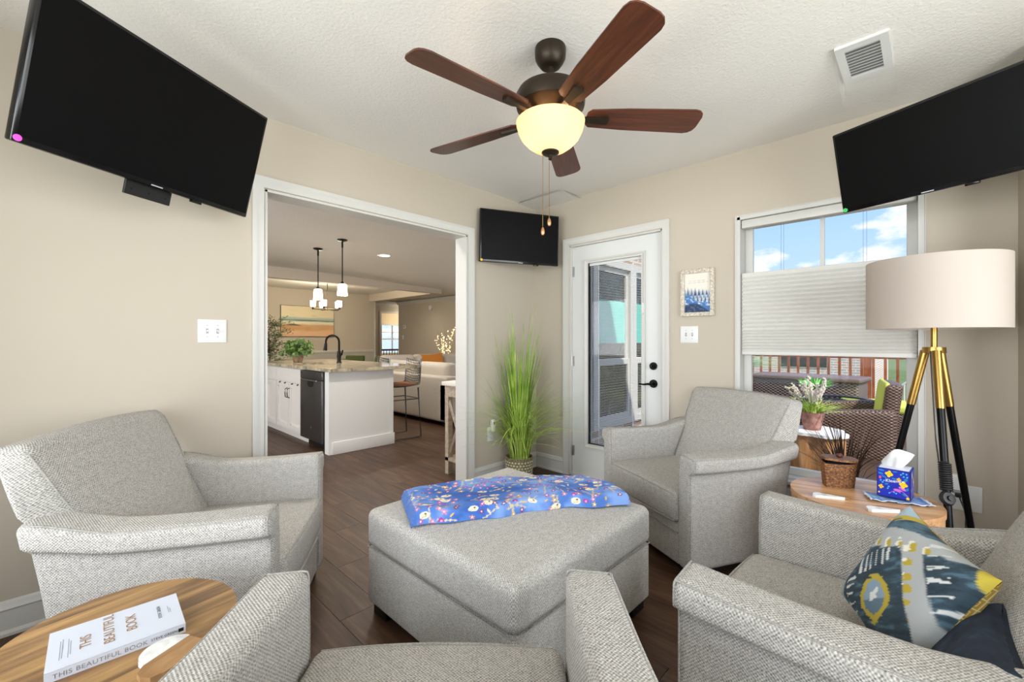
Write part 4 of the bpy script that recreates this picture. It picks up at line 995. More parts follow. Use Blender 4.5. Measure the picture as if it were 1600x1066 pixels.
G().tube([((R0 - .003) * math.cos(t), (R0 - .003) * math.sin(t), .2) for t in np.linspace(0, 2 * math.pi, 33)[:-1]], .006, 6, True).build('pot_rim', M_pot, gp)
G().cyl((0, 0, .15), (0, 0, .17), R0 - .014, None, 24).build('soil', mat('soil', (58, 46, 30), .95), gp)
def blades(name, count, hfun, spread, droop, width, material, parent, base_r, base_z, seed):
    rs = random.Random(seed); V = []; F = []
    for k in range(count):
        a = rs.random() * 2 * math.pi; r0 = base_r * math.sqrt(rs.random()); h = hfun(rs); sp = spread(rs) ; dr = droop(rs); w = width * (.7 + .6 * rs.random()); a2 = a + rs.uniform(-.5, .5)
        px, py = r0 * math.cos(a), r0 * math.sin(a); n = 9; tw = rs.uniform(-1, 1); s0 = len(V)
        for i in range(n + 1):
            t = i / n; out = sp * t ** 1.5 + dr * .55 * max(0, t - .45) ** 1.2; z = base_z + h * (t - dr * 1.1 * max(0, t - .4) ** 2)
            x, y = px + out * math.cos(a2), py + out * math.sin(a2); ww = w * (1 - t ** 2.2) ** .7 * (.6 + .4 * min(1, t * 4)) if t < 1 else w * .05
            dx, dy = -math.sin(a2 + tw * t), math.cos(a2 + tw * t)
            V.append((x - dx * ww / 2, y - dy * ww / 2, z)); V.append((x, y, z + ww * .18)); V.append((x + dx * ww / 2, y + dy * ww / 2, z))
        for i in range(n):
            b = s0 + i * 3; F += [(b, b + 1, b + 4, b + 3), (b + 1, b + 2, b + 5, b + 4)]
    # keep clear of the walls
    V = np.array(V)
    return V, F
def clampw(V, cx, cy, xm, ym):
    V = V.copy(); V[:, 0] = np.where(V[:, 0] + cx > xm, xm - cx - (V[:, 0] + cx - xm) * .15, V[:, 0]); V[:, 1] = np.where(V[:, 1] + cy > ym, ym - cy - (V[:, 1] + cy - ym) * .15, V[:, 1]); return V
M_gr = mnoise('grass_green', [(.25, (92, 128, 32)), (.5, (142, 180, 56)), (.75, (194, 216, 104))], .55, (1, 1, 1), 9, 3, 'Object')
M_gr2 = mnoise('grass_lime', [(.25, (132, 162, 56)), (.5, (172, 200, 84)), (.75, (214, 228, 140))], .55, (1, 1, 1), 11, 3, 'Object')
V, F = blades('b', 105, lambda r: r.uniform(.72, 1.2) + (.30 * r.random() if r.random() < .3 else 0), lambda r: r.uniform(.02, .2), lambda r: r.uniform(0, .14), .0105, None, None, .06, .17, 1)
o = from_np('upright_blades', clampw(V, px_, py_, XR - .02, YL - .02), F, M_gr, gp, None); o['kind'] = 'stuff'
V, F = blades('b', 240, lambda r: r.uniform(.36, .85), lambda r: r.uniform(.08, .38), lambda r: r.uniform(.35, 1.35), .0078, None, None, .085, .17, 2)
o = from_np('arching_blades', clampw(V, px_, py_, XR - .02, YL - .02), F, M_gr2, gp, None); o['kind'] = 'stuff'
V, F = blades('b', 40, lambda r: r.uniform(.6, 1.0), lambda r: r.uniform(.14, .42), lambda r: r.uniform(.2, .9), .0055, None, None, .08, .17, 4)
o = from_np('thin_blades', clampw(V, px_, py_, XR - .02, YL - .02), F, mnoise('grass_olive', [(.3, (112, 132, 58)), (.7, (160, 180, 92))], .6, (1, 1, 1), 9, 3, 'Object'), gp, None); o['kind'] = 'stuff'

# ------------------------------------------------------------------ kitchen and living shell beyond the opening
KX0, LX, BY = -1.5, 7.0, 11.0
wall('wall_kitchen_left', [(KX0 - .15, KX0, YL, 4.4, 0, 2.6), (KX0 - .15, KX0, 6.0, BY + .2, 0, 2.6), (KX0 - .15, KX0, 4.4, 6.0, 0, .9), (KX0 - .15, KX0, 4.4, 6.0, 2.1, 2.6), (KX0 - .15, WX - .15, YL, YL + TH, 0, 2.6)])
wall('wall_kitchen_back', [(KX0, 5.95, BY, BY + .13, 0, 2.46)])
wall('wall_living_right', [(LX, LX + .13, 5.5, 11.5, 0, 2.6), (LX, LX + .13, 2.2, 3.7, 0, 2.6), (LX, LX + .13, 3.7, 5.5, 0, .8), (LX, LX + .13, 3.7, 5.5, 2.2, 2.6)])
wall('wall_hall_end', [(5.82, 6.99, 12.5, 12.63, 0, 2.46), (6.99, 8.2, 12.5, 12.63, 2.1, 2.46), (8.2, 8.8, 12.5, 12.63, 0, 2.46)])
wall('wall_hall_left', [(5.82, 5.95, BY + .13, 12.5, 0, 2.46)])
wall('wall_hall_right', [(LX + .13, 8.8, 11.37, 11.5, 0, 2.46), (8.67, 8.8, 11.5, 12.5, 0, 2.46)])
CX = 2.885                                      # crease of the kitchen ceiling
g = G(); g.faces([(KX0, YL, 2.46), (CX, YL, 2.46), (CX, 8.15, 2.46), (KX0, 8.15, 2.46)], [(0, 1, 2, 3)]); g.faces([(CX, 2.2, 2.46), (LX + .1, 2.2, 2.335), (LX + .1, 8.15, 2.335), (CX, 8.15, 2.46)], [(0, 1, 2, 3)])
g.box(KX0, 6.0, 8.05, BY + .1, 2.46, 2.5); g.box(5.9, LX + .1, 8.05, 11.5, 2.38, 2.5); g.box(5.82, 8.8, 11.3, 12.7, 2.38, 2.5); g.box(KX0 - .15, LX + .2, YL + TH, 8.2, 2.5, 2.6)
KCEIL = struct(g.build('ceiling_kitchen', M_ceil, smooth=None, fix=False))
g = G(); g.box(KX0, 5.95, 7.95, 8.12, 2.275, 2.47); struct(g.build('trim_beam_front', mat('beam_paint', (212, 200, 184), .8), smooth=None), 'beige dropped beam between kitchen and dining room')
g = G(); g.box(5.78, 5.95, 8.12, BY, 2.275, 2.47); struct(g.build('trim_beam_side', MATS['beam_paint'], smooth=None))
def crown(name, p0, p1, nrm, z):
    prof = [(0, 0), (.015, 0), (.03, .012), (.075, .06), (.09, .075), (.09, .09), (0, .09)]
    g = G(); a = [(p0[0] + nrm[0] * d, p0[1] + nrm[1] * d, z - .09 + h) for d, h in prof]; b = [(p1[0] + nrm[0] * d, p1[1] + nrm[1] * d, z - .09 + h) for d, h in prof]; n = len(prof)
    g.faces(a + b, [(i, (i + 1) % n, n + (i + 1) % n, n + i) for i in range(n)]); return struct(g.build(name, M_trim, smooth=25))
crown('trim_crown_right', (LX, 5.5), (LX, 11.5), (-1, 0), 2.36); crown('trim_crown_hall', (5.95, 12.5), (8.67, 12.5), (0, -1), 2.38); 
g = G(); g.box(KX0, 5.95, BY - .022, BY, .90, .965, .006); struct(g.build('trim_chair_rail', M_trim), 'white chair rail on the dining room wall'); g = G(); g.box(5.93, 5.97, BY - .02, BY + .15, 0, 2.28); struct(g.build('trim_hall_corner', M_trim, smooth=None))
wall('wall_wainscot', [(KX0, 5.93, BY - .008, BY, .14, .90)], mat('wainscot_paint', (186, 182, 168), .8))
baseboard('baseboard_kitchen_back', (KX0, BY), (5.93, BY), (0, -1)); baseboard('baseboard_living_right', (LX, 2.4), (LX, 11.5), (-1, 0))
# far hall doorway: a cased opening into a bright bedroom with a window and a spindle bed
o = casing_frame('c', 7.0, 8.15, 0, 2.08, lambda u, v, d: (u, 12.5 - d, v), .07).build('trim_hall_door', M_trim, smooth=30); struct(o)
wall('wall_bedroom', [(6.2, 8.3, 14.9, 15.03, 0, 2.5), (9.3, 10.2, 14.9, 15.03, 0, 2.5), (8.3, 9.3, 14.9, 15.03, 0, .7), (8.3, 9.3, 14.9, 15.03, 1.85, 2.5), (6.1, 6.2, 12.63, 15, 0, 2.5), (10.1, 10.2, 12.5, 15, 0, 2.5), (8.8, 10.2, 12.5, 12.63, 0, 2.5)], mat('bedroom_paint', (226, 210, 178), .8))
struct(G().box(6.1, 10.2, 12.63, 15.03, 2.45, 2.55).build('ceiling_bedroom', M_ceil, smooth=None)); struct(G().box(6.1, 10.2, 12.5, 15.03, -.12, -.003).build('floor_bedroom', MATS['walnut_vinyl_far'], smooth=None))
w4 = struct(empty('window_4', (8.8, 14.9, .7))); g = G()
for a, b, c, d in ((-.5, -.45, 0, 1.15), (.45, .5, 0, 1.15), (-.45, .45, 0, .05), (-.45, .45, 1.1, 1.15), (-.45, .45, .55, .6), (-.012, .012, .05, 1.1), (-.45, .45, .82, .84)): g.box(a, b, -.03, .04, c, d)
g.build('window_sash', M_trim, w4, smooth=None); G().box(-.45, .45, .0, .005, .05, 1.1).build('pane', M_glass, w4, smooth=None)
light('bedroom_fill', 'POINT', (9.4, 13.7, 2.1), 45, (1, .93, .8), .1)  # fixtureless fill added to brighten the bedroom beyond the doorway
bed = tag(empty('bed', (7.7, 13.6, 0)), 'spindle bed glimpsed through the hall doorway', 'bed'); M_dkwood = wood('dark_wood', [(.3, (50, 32, 22)), (.7, (84, 56, 38))], (2, 12, 12), 3, .5, 'Object')
for x in (-.65, .65): G().box(x - .035, x + .035, -.035, .035, 0, 1.15 if x < 0 else 1.0, .005).build('bed_post', M_dkwood, bed)
for i in range(11): G().cyl((-.54 + i * .108, 0, .35), (-.54 + i * .108, 0, .86), .012, None, 8).build('spindle', M_dkwood, bed)
for z in (.33, .86): G().box(-.62, .62, -.025, .025, z, z + .06).build('bed_rail', M_dkwood, bed, smooth=None)
rbox('mattress', (-.6, .6, .03, 1.2, .3, .62), .06, mat('bedding', (236, 234, 230), .9), bed, (3, 3, 2), 3)

# ---- island: cabinets, dishwasher, panel, worktop
IX0, IX1, IY0 = 1.945, 2.66, 4.52
M_cab = mat('cabinet_paint', (226, 222, 216), .45)
def shaker(nm, x, y0, y1, z0, z1, parent, pull=None, bev=.03):
    """door or drawer front facing -x"""
    d = G().box(-.02, 0, y0, y1, z0, z1, .002, 1)
    if z1 - z0 > .3:
        d.bm.free(); d = G(); f = .055
        for a, b, c, e_ in ((y0, y0 + f, z0, z1), (y1 - f, y1, z0, z1), (y0 + f, y1 - f, z0, z0 + f), (y0 + f, y1 - f, z1 - f, z1)): d.box(-.02, 0, a, b, c, e_)
        d.box(-.004, 0, y0 + f, y1 - f, z0 + f, z1 - f)
        for a, b, c, e_ in ((y0 + f, y0 + f + .012, z0 + f, z1 - f), (y1 - f - .012, y1 - f, z0 + f, z1 - f), (y0 + f, y1 - f, z0 + f, z0 + f + .012), (y0 + f, y1 - f, z1 - f - .012, z1 - f)): d.box(-.013, -.004, a, b, c, e_)
    o_ = d.build(nm, M_cab, parent, smooth=None)
    if pull:
        y, z, vert = pull
        p = [(-.02, y, z - .06), (-.045, y, z - .05), (-.05, y, z), (-.045, y, z + .05), (-.02, y, z + .06)] if vert else [(-.02, y - .045, z), (-.04, y - .035, z), (-.043, y, z), (-.04, y + .035, z), (-.02, y + .045, z)]
        G().tube(p, .0055, 8).build('pull_handle', M_blackmetal, o_)
    return o_
def cabinet(label, y0, y1, real_drawer):
    t = tag(empty('base_cabinet', (IX0, 0, 0)), label, 'cabinet', 'white kitchen island cabinets')
    (G().box(0, IX1 - IX0, y0, y1, .10, .875) if real_drawer else G().box(0, IX1 - IX0, y0, y1, .10, .69).box(0, .04, y0, y1, .69, .875).box(.04, IX1 - IX0, y0, y0 + .02, .69, .875).box(.04, IX1 - IX0, y1 - .02, y1, .69, .875)).build('cabinet_body', M_cab, t, smooth=None); G().box(.06, IX1 - IX0, y0, y1, 0, .10).build('toe_kick', M_cab, t, smooth=None)
    ymid = (y0 + y1) / 2
    if real_drawer: shaker('drawer_front', 0, y0 + .008, y1 - .008, .70, .865, t, (ymid, .785, False))
    else: shaker('false_front', 0, y0 + .008, y1 - .008, .70, .865, t)
    a = shaker('cabinet_door', 0, y0 + .008, ymid - .003, .115, .685, t, (ymid - .035, .56, True)); b = shaker('cabinet_door', 0, ymid + .003, y1 - .008, .115, .685, t, (ymid + .035, .56, True))
    if not real_drawer:
        for yy in (y0 + .12, y0 + .30, y1 - .34, y1 - .16): G().tube([(-.022, yy, .69), (-.026, yy, .675), (-.035, yy, .672), (-.036, yy, .682)], .005, 6).build('towel_hook', M_blackmetal, t)
    return t
cabinet('white sink cabinet with towel hooks beside the dishwasher', 5.25, 6.13, False); cabinet('white island cabinet with a drawer, farthest from the dishwasher', 6.132, 6.93, True)
dw = tag(empty('dishwasher', (IX0, 0, 0)), 'dark stainless dishwasher at the end of the kitchen island', 'dishwasher')
M_dw = mat('slate_steel', (92, 90, 88), .34, .7)
G().box(.0, .55, 4.64, 5.246, .1, .87).build('tub_body', M_steel, dw, smooth=None); q = G().box(-.045, 0, 4.645, 5.24, .1, .77, .004).build('dishwasher_door', M_dw, dw); G().box(-.045, 0, 4.645, 5.24, .773, .866, .004).build('control_panel', M_dw, dw)
G().cyl((-.06, 4.75, .765), (-.06, 5.13, .765), .008, None, 10).box(-.06, -.04, 4.76, 4.78, .76, .77).box(-.06, -.04, 5.1, 5.12, .76, .77).build('bar_handle', M_steel, dw)
G().poly([(4.86, .71), (4.89, .69), (4.99, .69), (5.02, .71), (5.02, .755), (4.86, .755)], -.001, .001, Matrix.Translation((-.046, 0, 0)) @ Matrix(((0, 0, 1, 0), (1, 0, 0, 0), (0, 1, 0, 0), (0, 0, 0, 1)))).build('handle_pocket', M_black, dw, smooth=None)
G().cyl((-.045, 4.93, .24), (-.047, 4.93, .24), .013, None, 18).build('round_badge', M_steel, dw); G().box(-.046, -.0455, 5.19, 5.22, .83, .85).build('panel_mark', M_black, dw, smooth=None)
G().box(.05, .5, 4.645, 5.24, 0, .1).build('kick_plate', M_black, dw, smooth=None)
ep = tag(empty('island_end_panel', (IX0, IY0, 0)), 'plain white end panel of the kitchen island', 'panel')
G().box(-.02, IX1 - IX0 + .02, 0, .1, 0, .875).build('panel', mat('panel_white', (238, 238, 236), .4), ep, smooth=None); G().box(.012, IX1 - IX0 + .03, -.018, .02, 0, .13, .004).build('base_moulding', MATS['panel_white'], ep); G().box(.7, .735, -.006, .0, .13, .875).build('corner_batten', MATS['panel_white'], ep, smooth=None)
tag(G().box(IX1 + .002, IX1 + .02, IY0 + .102, 6.93, 0, .875).build('island_back_panel', MATS['panel_white'], None, smooth=None), 'white rear panel of the kitchen island behind the stools', 'panel')
M_granite = mnoise('granite', [(.3, (96, 104, 96)), (.45, (168, 158, 136)), (.6, (206, 192, 164)), (.8, (226, 218, 200))], .12, (1, 1, 1), 7, 8, 'Object', 1.2)
ct = tag(empty('island_worktop', (0, 0, .876)), 'polished beige granite worktop of the kitchen island', 'worktop')
SX0, SX1, SY0, SY1 = 2.06, 2.42, 5.38, 5.98
g = G()
for a in ((1.90, SX0, 4.43, 7.0), (SX1, 3.0, 4.43, 7.0), (SX0, SX1, 4.43, SY0), (SX0, SX1, SY1, 7.0)): g.box(*a, 0, .034)
g.build('slab', M_granite, ct, smooth=None)
sk = tag(empty('sink', (0, 0, .70)), 'undermount steel sink in the kitchen island', 'sink'); g = G(); g.box(SX0 - .01, SX1 + .01, SY0 - .01, SY1 + .01, 0, .004); g.box(SX0 - .012, SX0, SY0, SY1, 0, .175); g.box(SX1, SX1 + .012, SY0, SY1, 0, .175); g.box(SX0, SX1, SY0 - .012, SY0, 0, .175); g.box(SX0, SX1, SY1, SY1 + .012, 0, .175); g.build('basin', M_steel, sk, smooth=None)
fc = tag(empty('faucet', (2.53, 5.62, .91)), 'dark bronze gooseneck kitchen faucet on the island', 'faucet'); M_orb = mat('oil_rubbed_bronze', (34, 28, 26), .3, .7)
G().lathe([(0, 0), (.034, 0), (.034, .01), (.026, .02), (.024, .06), (.03, .09), (.026, .12), (.02, .16), (0, .17)], 20).build('faucet_body', M_orb, fc)
G().tube([(0, 0, .15)] + [(-.075 + .075 * math.cos(a), .03 * (1 - math.cos(a)), .28 + .085 * math.sin(a)) for a in np.linspace(0, math.pi * .95, 12)] + [(-.15, .06, .25)], .0135, 10).build('spout', M_orb, fc); G().cyl((-.15, .06, .26), (-.157, .064, .165), .017, .026, 14).build('spray_head', M_orb, fc); G().tube([(0, -.02, .09), (.01, -.055, .11), (.015, -.075, .17)], .011, 8).build('faucet_lever', M_orb, fc)
def leafball(name, label, loc, pot_mat, r, h, n, seed, cols, pot=True, leaf=.03):
    t = tag(empty(name, loc), label, 'plant')
    if pot: G().lathe([(0, 0), (.055, 0), (.065, .05), (.07, .11), (.062, .112), (.06, .09), (0, .09)], 18).build('pot', pot_mat, t)
    rs = random.Random(seed); V = []; F = []
    for k in range(n):
        a = rs.random() * 6.283; b = rs.uniform(-.35, 1.2); q = r * (.35 + .65 * rs.random()); c = Vector((q * math.cos(a) * math.cos(b), q * math.sin(a) * math.cos(b), h * .42 + q * math.sin(b) * .9))
        d = Vector((rs.gauss(0, 1), rs.gauss(0, 1), rs.gauss(.4, 1))).normalized(); e1 = d.orthogonal().normalized(); e2 = d.cross(e1); s_2 = leaf * rs.uniform(.6, 1.2); i = len(V)
        V += [c - e1 * s_2, c + e2 * s_2 * .7 + d * s_2 * .15, c + e1 * s_2, c - e2 * s_2 * .7 + d * s_2 * .15]; F.append((i, i + 1, i + 2, i + 3))
    o_ = from_np('foliage', [tuple(v) for v in V], F, cols, t, None); o_['kind'] = 'stuff'
    g = G()
    for k in range(9):
        a = k * .7; g.tube([(0, 0, .08), (.3 * r * math.cos(a), .3 * r * math.sin(a), h * .4), (.7 * r * math.cos(a), .7 * r * math.sin(a), h * (.3 + .5 * ((k * .37) % 1)))], .003, 5)
    g.build('stems', cols, t); return t
M_leaf = mnoise('leaf_green', [(.3, (52, 84, 34)), (.5, (88, 122, 54)), (.75, (140, 166, 90))], .5, (1, 1, 1), 20, 3, 'Object')
leafball('potted_plant', 'bushy green potted plant beside the kitchen sink', (2.2, 6.15, .911), mnoise('rust_pot', [(.3, (110, 78, 52)), (.7, (170, 140, 110))], .7, (1, 1, 1), 20, 4, 'Object'), .21, .34, 330, 3, M_leaf, True, .034)

# ---- wire counter stools
M_wire = mat('stool_wire', (120, 122, 124), .35, .8)
def stool():
    t = empty('counter_stool')        # faces -x
    g = G()
    for y in (-.2, .2): g.tube([(-.17, y * .9, .62), (-.2, y, .0 + .012), (.2, y, .012), (.17, y * .9, .62)], .0115, 8)
    g.build('sled_leg_frame', M_wire, t); G().tube([(-.19, -.2, .22), (-.19, .2, .22)], .008, 8).build('foot_rail', M_wire, t); G().tube([(.178, -.188, .48), (.178, .188, .48)], .007, 8).build('cross_bar', M_wire, t)
    G().tube([(-.18, -.19, .48), (.178, -.19, .48)], .007, 8).tube([(-.18, .19, .48), (.178, .19, .48)], .007, 8).build('side_bar', M_wire, t)
    g = G()
    def P(u, v):    # shell: v 0 front of seat .. 1 top of back, u -1..1
        if v < .5: x = -.2 + v * 2 * .38; z = .635 - .015 * math.sin(v * 6.28)
        else: k = (v - .5) * 2; x = .18 + .075 * k; z = .635 + .31 * k ** 1.1
        return (x - .05 * u * u * max(0, v - .5) * 2, u * (.215 - .02 * v), z + .03 * u * u)
    for i in range(15): u = -1 + i / 7; g.tube([P(u, v) for v in np.linspace(0, 1, 14)], .0032, 5)
    for j in range(21): v = j / 20; g.tube([P(u, v) for u in np.linspace(-1, 1, 9)], .0032, 5)
    g.build('wire_shell', mat('wire_dark', (64, 60, 56), .4, .7), t)
    g = G(); g.tube([P(-1, v) for v in np.linspace(0, 1, 14)] + [P(u, 1) for u in np.linspace(-.8, 1, 8)] + [P(1, v) for v in np.linspace(.95, 0, 14)], .007, 6); g.build('rim_wire', M_wire, t)
    rbox('seat_pad', (-.19, .15, -.19, .19, .645, .67), .012, mat('tan_leather', (176, 104, 56), .5), t, (3, 3, 1), 2); return t
st = stool(); st.location = (2.93, 4.80, 0); st.rotation_euler = (0, 0, math.radians(-6)); tag(st, 'wire counter stool with tan pad nearest the island end panel', 'stool', 'wire counter stools')
st2 = copy_tree(st); st2.location = (2.93, 5.55, 0); tag(st2, 'wire counter stool with tan pad, farther along the island', 'stool', 'wire counter stools')

# ---- sectional sofa and its cushions
M_sofa = weave('cream_sofa', (224, 216, 204), (176, 166, 154), .012, .2, .3)
sf = tag(empty('sectional_sofa', (3.66, 4.78, 0)), 'cream sectional sofa with its back to the kitchen island', 'sofa')
rbox('sofa_back', (0, .22, 0, 2.75, .06, .70), .04, M_sofa, sf, (3, 6, 4), 3); rbox('sofa_arm', (.0, .95, -.02, .18, .06, .62), .04, M_sofa, sf, (4, 2, 4), 3); rbox('sofa_seat', (.2, .95, .16, 2.2, .06, .44), .05, M_sofa, sf, (4, 4, 3), 3)
rbox('sofa_seat', (.2, 2.6, 2.0, 2.9, .06, .44), .05, M_sofa, sf, (4, 4, 3), 3); rbox('sofa_back', (.2, 2.6, 2.75, 2.98, .06, .78), .05, M_sofa, sf, (5, 3, 4), 3)
for a, b in ((.17, .98), (1.0, 2.0)): rbox('back_cushion', (.13, .36, a, b, .42, .88), .08, M_sofa, sf, (3, 5, 4), 3)
for a, b in ((.5, 1.2), (1.22, 1.9), (1.92, 2.5)): rbox('back_cushion', (a, b, 2.56, 2.8, .42, .93), .08, M_sofa, sf, (5, 3, 4), 3)
for y in (.08, 2.6): G().box(.05, .13, y, y + .08, 0, .06).build('sofa_foot', M_black, sf, smooth=None)
M_org = mat('orange_linen', (206, 128, 44), .85)
pillow('sofa_cushion', 'larger orange cushion propped against the sofa back', (5.25, 7.28, .70), (1, -.08, .05), (0, .35, .93), .26, .14, M_org, M_org); pillow('sofa_cushion', 'flatter orange cushion lying in front on the sofa', (4.75, 7.05, .60), (1, .1, 0), (0, .7, .6), .25, .13, M_org, M_org)

# ---- console table at the right edge of the opening
M_grey_oak = wood('grey_oak', [(.3, (150, 132, 112)), (.7, (196, 180, 158))], (2, 14, 14), 3, .55, 'Object')
cs = tag(empty('console_table', (2.40, 2.86, 0)), 'weathered oak console table with crossed end frame behind the opening', 'console')
G().box(-.03, 1.0, 0, .31, .80, .835, .004).build('table_top', mat('console_top', (226, 220, 208), .5), cs); G().box(0, .98, .02, .29, .70, .80).build('apron', M_grey_oak, cs, smooth=None)
for x in (0, .92):
    for y in (.01, .25): G().box(x, x + .05, y, y + .045, 0, .70).build('leg', M_grey_oak, cs, smooth=None)
for a, b in (((.02, .03, .16), (.02, .27, .68)), ((.02, .27, .16), (.02, .03, .68))): G().tube([a, b], .016, 4).build('cross_brace', M_grey_oak, cs, smooth=None)
G().box(0, .97, .01, .295, .12, .15).build('lower_shelf', M_grey_oak, cs, smooth=None)

# ---- pendants, chandelier, recessed light
M_opal = emis('opal_glass', (255, 244, 226), 5.0)
def pendant(label, x, y, zb):
    t = tag(empty('pendant_light', (x, y, 2.46)), label, 'pendant light', 'pendants over the island'); d = 2.46 - zb
    G().lathe([(0, 0), (.062, 0), (.058, -.012), (.03, -.022), (0, -.024)], 24).build('canopy', M_blackmetal, t); G().cyl((0, 0, -.02), (0, 0, -d + .155), .007, None, 10).cyl((0, 0, -.02), (0, 0, -.10), .011, None, 10).build('stem', M_blackmetal, t); G().cyl((0, 0, -d + .17), (0, 0, -d + .14), .018, .03, 14).build('shade_cap', M_blackmetal, t)
    G().lathe([(.03, -d + .145), (.052, -d + .135), (.062, -d), (.058, -d), (.048, -d + .13)], 28).build('glass_shade', M_opal, t); light('pendant_bulb', 'POINT', (0, 0, -d + .03), 7, (1, .86, .66), .03, parent=t)
pendant('black pendant with opal glass shade, nearer one over the island', 2.40, 5.24, 1.765); pendant('black pendant with opal glass shade, farther one over the island', 2.40, 5.98, 1.765)
chx, chy = 3.80, 9.0
ch = tag(empty('chandelier', (chx, chy, 2.46)), 'five arm chandelier with opal glass shades over the dining table', 'chandelier')
G().lathe([(0, 0), (.07, 0), (.06, -.015), (0, -.02)], 20).build('canopy', M_bronze, ch); G().cyl((0, 0, -.01), (0, 0, -.62), .009, None, 10).build('stem', M_bronze, ch)
for k in range(5):
    a = 2 * math.pi * k / 5 + .3; c_, s2 = math.cos(a), math.sin(a)
    am = G().tube([(0, 0, -.6), (.12 * c_, .12 * s2, -.605), (.27 * c_, .27 * s2, -.60)], .009, 8).cyl((.27 * c_, .27 * s2, -.61), (.27 * c_, .27 * s2, -.56), .018, .024, 10).build('arm', M_bronze, ch)
    G().lathe([(.03, -.56), (.05, -.55), (.055, -.43), (.05, -.43), (.045, -.54)], 20, (.27 * c_, .27 * s2, 0)).build('glass_shade', M_opal, am)
light('chandelier_bulb', 'POINT', (0, 0, -.38), 75, (1, .86, .62), .15, parent=ch)
rl = tag(empty('recessed_light', (3.25, 5.72, 2.45)), 'round recessed ceiling light beyond the pendants', 'ceiling light'); G().lathe([(.075, 0), (.09, -.006), (.095, -.001), (.09, 0)], 28).build('trim_ring', M_white, rl); G().cyl((0, 0, -.001), (0, 0, -.004), .075, None, 28).build('lens', emis('led_lens', (255, 248, 238), 6.0), rl)
light('recessed_lamp', 'AREA', (0, 0, -.02), 25, (1, .94, .85), (.15, .15), (0, 0, 0), parent=rl)
for x in (1.25, 2.35):  # unseen downlights added behind the header to brighten the island panel
    r2 = G().lathe([(.0, -.0005), (.092, -.0005), (.092, -.003), (0, -.003)], 28).build('added_downlight', M_white, KCEIL, loc=(x, 3.15, 2.459)); G().lathe([(.075, 0), (.09, -.006), (.095, -.001), (.09, 0)], 28).build('trim_ring', M_white, r2); G().cyl((0, 0, -.001), (0, 0, -.004), .075, None, 28).build('lens', MATS['led_lens'], r2); light('recessed_lamp', 'AREA', (0, 0, -.02), 14, (1, .95, .88), (.15, .15), (0, 0, 0), parent=r2)
dt = light('wall_fill_spot', 'SPOT', (6.2, 9.6, 2.34), 12, (1, .90, .75), .05); dt.data.spot_size = 1.9; dt.data.spot_blend = 1.0; aim(dt, (.35, 0, -1));  # added spot without a fixture, brightens the living room wall

light('hall_fill', 'POINT', (7.9, 12.0, 2.2), 10, (1, .9, .75), .08)  # added fill without a fixture, lifts the dark hall and door casing
# ---- dining corner
M_moss = mat('moss_velvet', (62, 70, 28), .8)
dn = tag(empty('dining_table', (3.85, 9.0, 0)), 'pale topped dining table under the chandelier', 'table'); G().lathe([(0, .72), (.62, .72), (.63, .735), (.62, .75), (0, .75)], 36).build('table_top', mat('pale_top', (222, 214, 198), .35), dn); G().lathe([(0, 0), (.28, 0), (.28, .03), (.08, .08), (.07, .6), (.2, .72), (0, .72)], 24).build('pedestal', M_dkwood, dn)
def dchair():
    t = empty('dining_chair'); rbox('seat', (-.23, .23, -.22, .22, .40, .48), .03, M_moss, t, (3, 3, 2), 3)
    rbox('backrest', (-.23, .23, -.27, -.2, .44, .86), .03, M_moss, t, (5, 2, 4), 3, lambda V: np.stack([V[:, 0], V[:, 1] - .12 * (V[:, 2] - .44) + .25 * V[:, 0] ** 2, V[:, 2]], 1))
    for x in (-.19, .19):
        for y in (-.18, .18): G().cyl((x, y, .42), (x * 1.15, y * 1.15, 0), .014, .01, 8).build('leg', M_blackmetal, t)
    return t
dc = dchair()
for i, (x, y, a, lab) in enumerate(((3.05, 8.62, 0, 'moss green dining chair, seen behind the potted plant'), (3.72, 8.20, 0, 'moss green dining chair, seen behind the faucet'), (4.62, 8.86, 62, 'moss green dining chair, rightmost but one at the table'), (4.55, 9.55, 120, 'moss green dining chair, rightmost at the dining table'))):
    c = dc if i == 0 else copy_tree(dc); c.location = (x, y, 0); rz = math.atan2(9.0 - y, 3.85 - x) - math.pi / 2; c.rotation_euler = (0, 0, rz); tag(c, lab, 'chair', 'moss green dining chairs')
art = tag(empty('abstract_painting', (4.17, BY - .004, 1.68)), 'abstract landscape painting in cream, teal and rust on the dining wall', 'painting')
G().box(-.635, .635, -.035, 0, -.375, .375).build('canvas_edge', mat('canvas_side', (96, 84, 66), .8), art, smooth=None)
def scape(u, v):
    C = np.tile(np.array(lin((226, 212, 176))), (len(u), 1)); n = vnoise(51, u * 5, v * 16, 5); n2 = vnoise(52, u * 3, v * 9, 4)
    C = mixc(C, (206, 200, 168), sstep(.5, .8, n)); C = mixc(C, (168, 186, 168), sstep(.66, .58, v + .1 * (n - .5)) * sstep(.44, .5, v + .08 * (n - .5)))
    C = mixc(C, (50, 66, 76), np.exp(-((v - .53 + .035 * (n2 - .5) + .03 * (u - .5)) / .018) ** 2) * (.5 + .6 * n)); C = mixc(C, (236, 226, 200), np.exp(-((v - .455 + .05 * (n2 - .5)) / .03) ** 2) * .8)
    C = mixc(C, (196, 132, 66), sstep(.42, .36, v + .08 * (n - .5)) * (.55 + .5 * n2)); C = mixc(C, (74, 60, 46), np.exp(-((v - .37 - .06 * (n - .5)) / .03) ** 2) * sstep(.45, .65, n) * 1.1 * (u < .4)); C = mixc(C, (226, 184, 146), sstep(.27, .12, v + .1 * (n - .5)) * .85)
    return np.clip(C, 0, 1)
grid_plane('painted_canvas', 1.25, .73, 110, 70, scape, vcol('oil_paint', .6), art, Matrix.Translation((0, -.036, 0)))
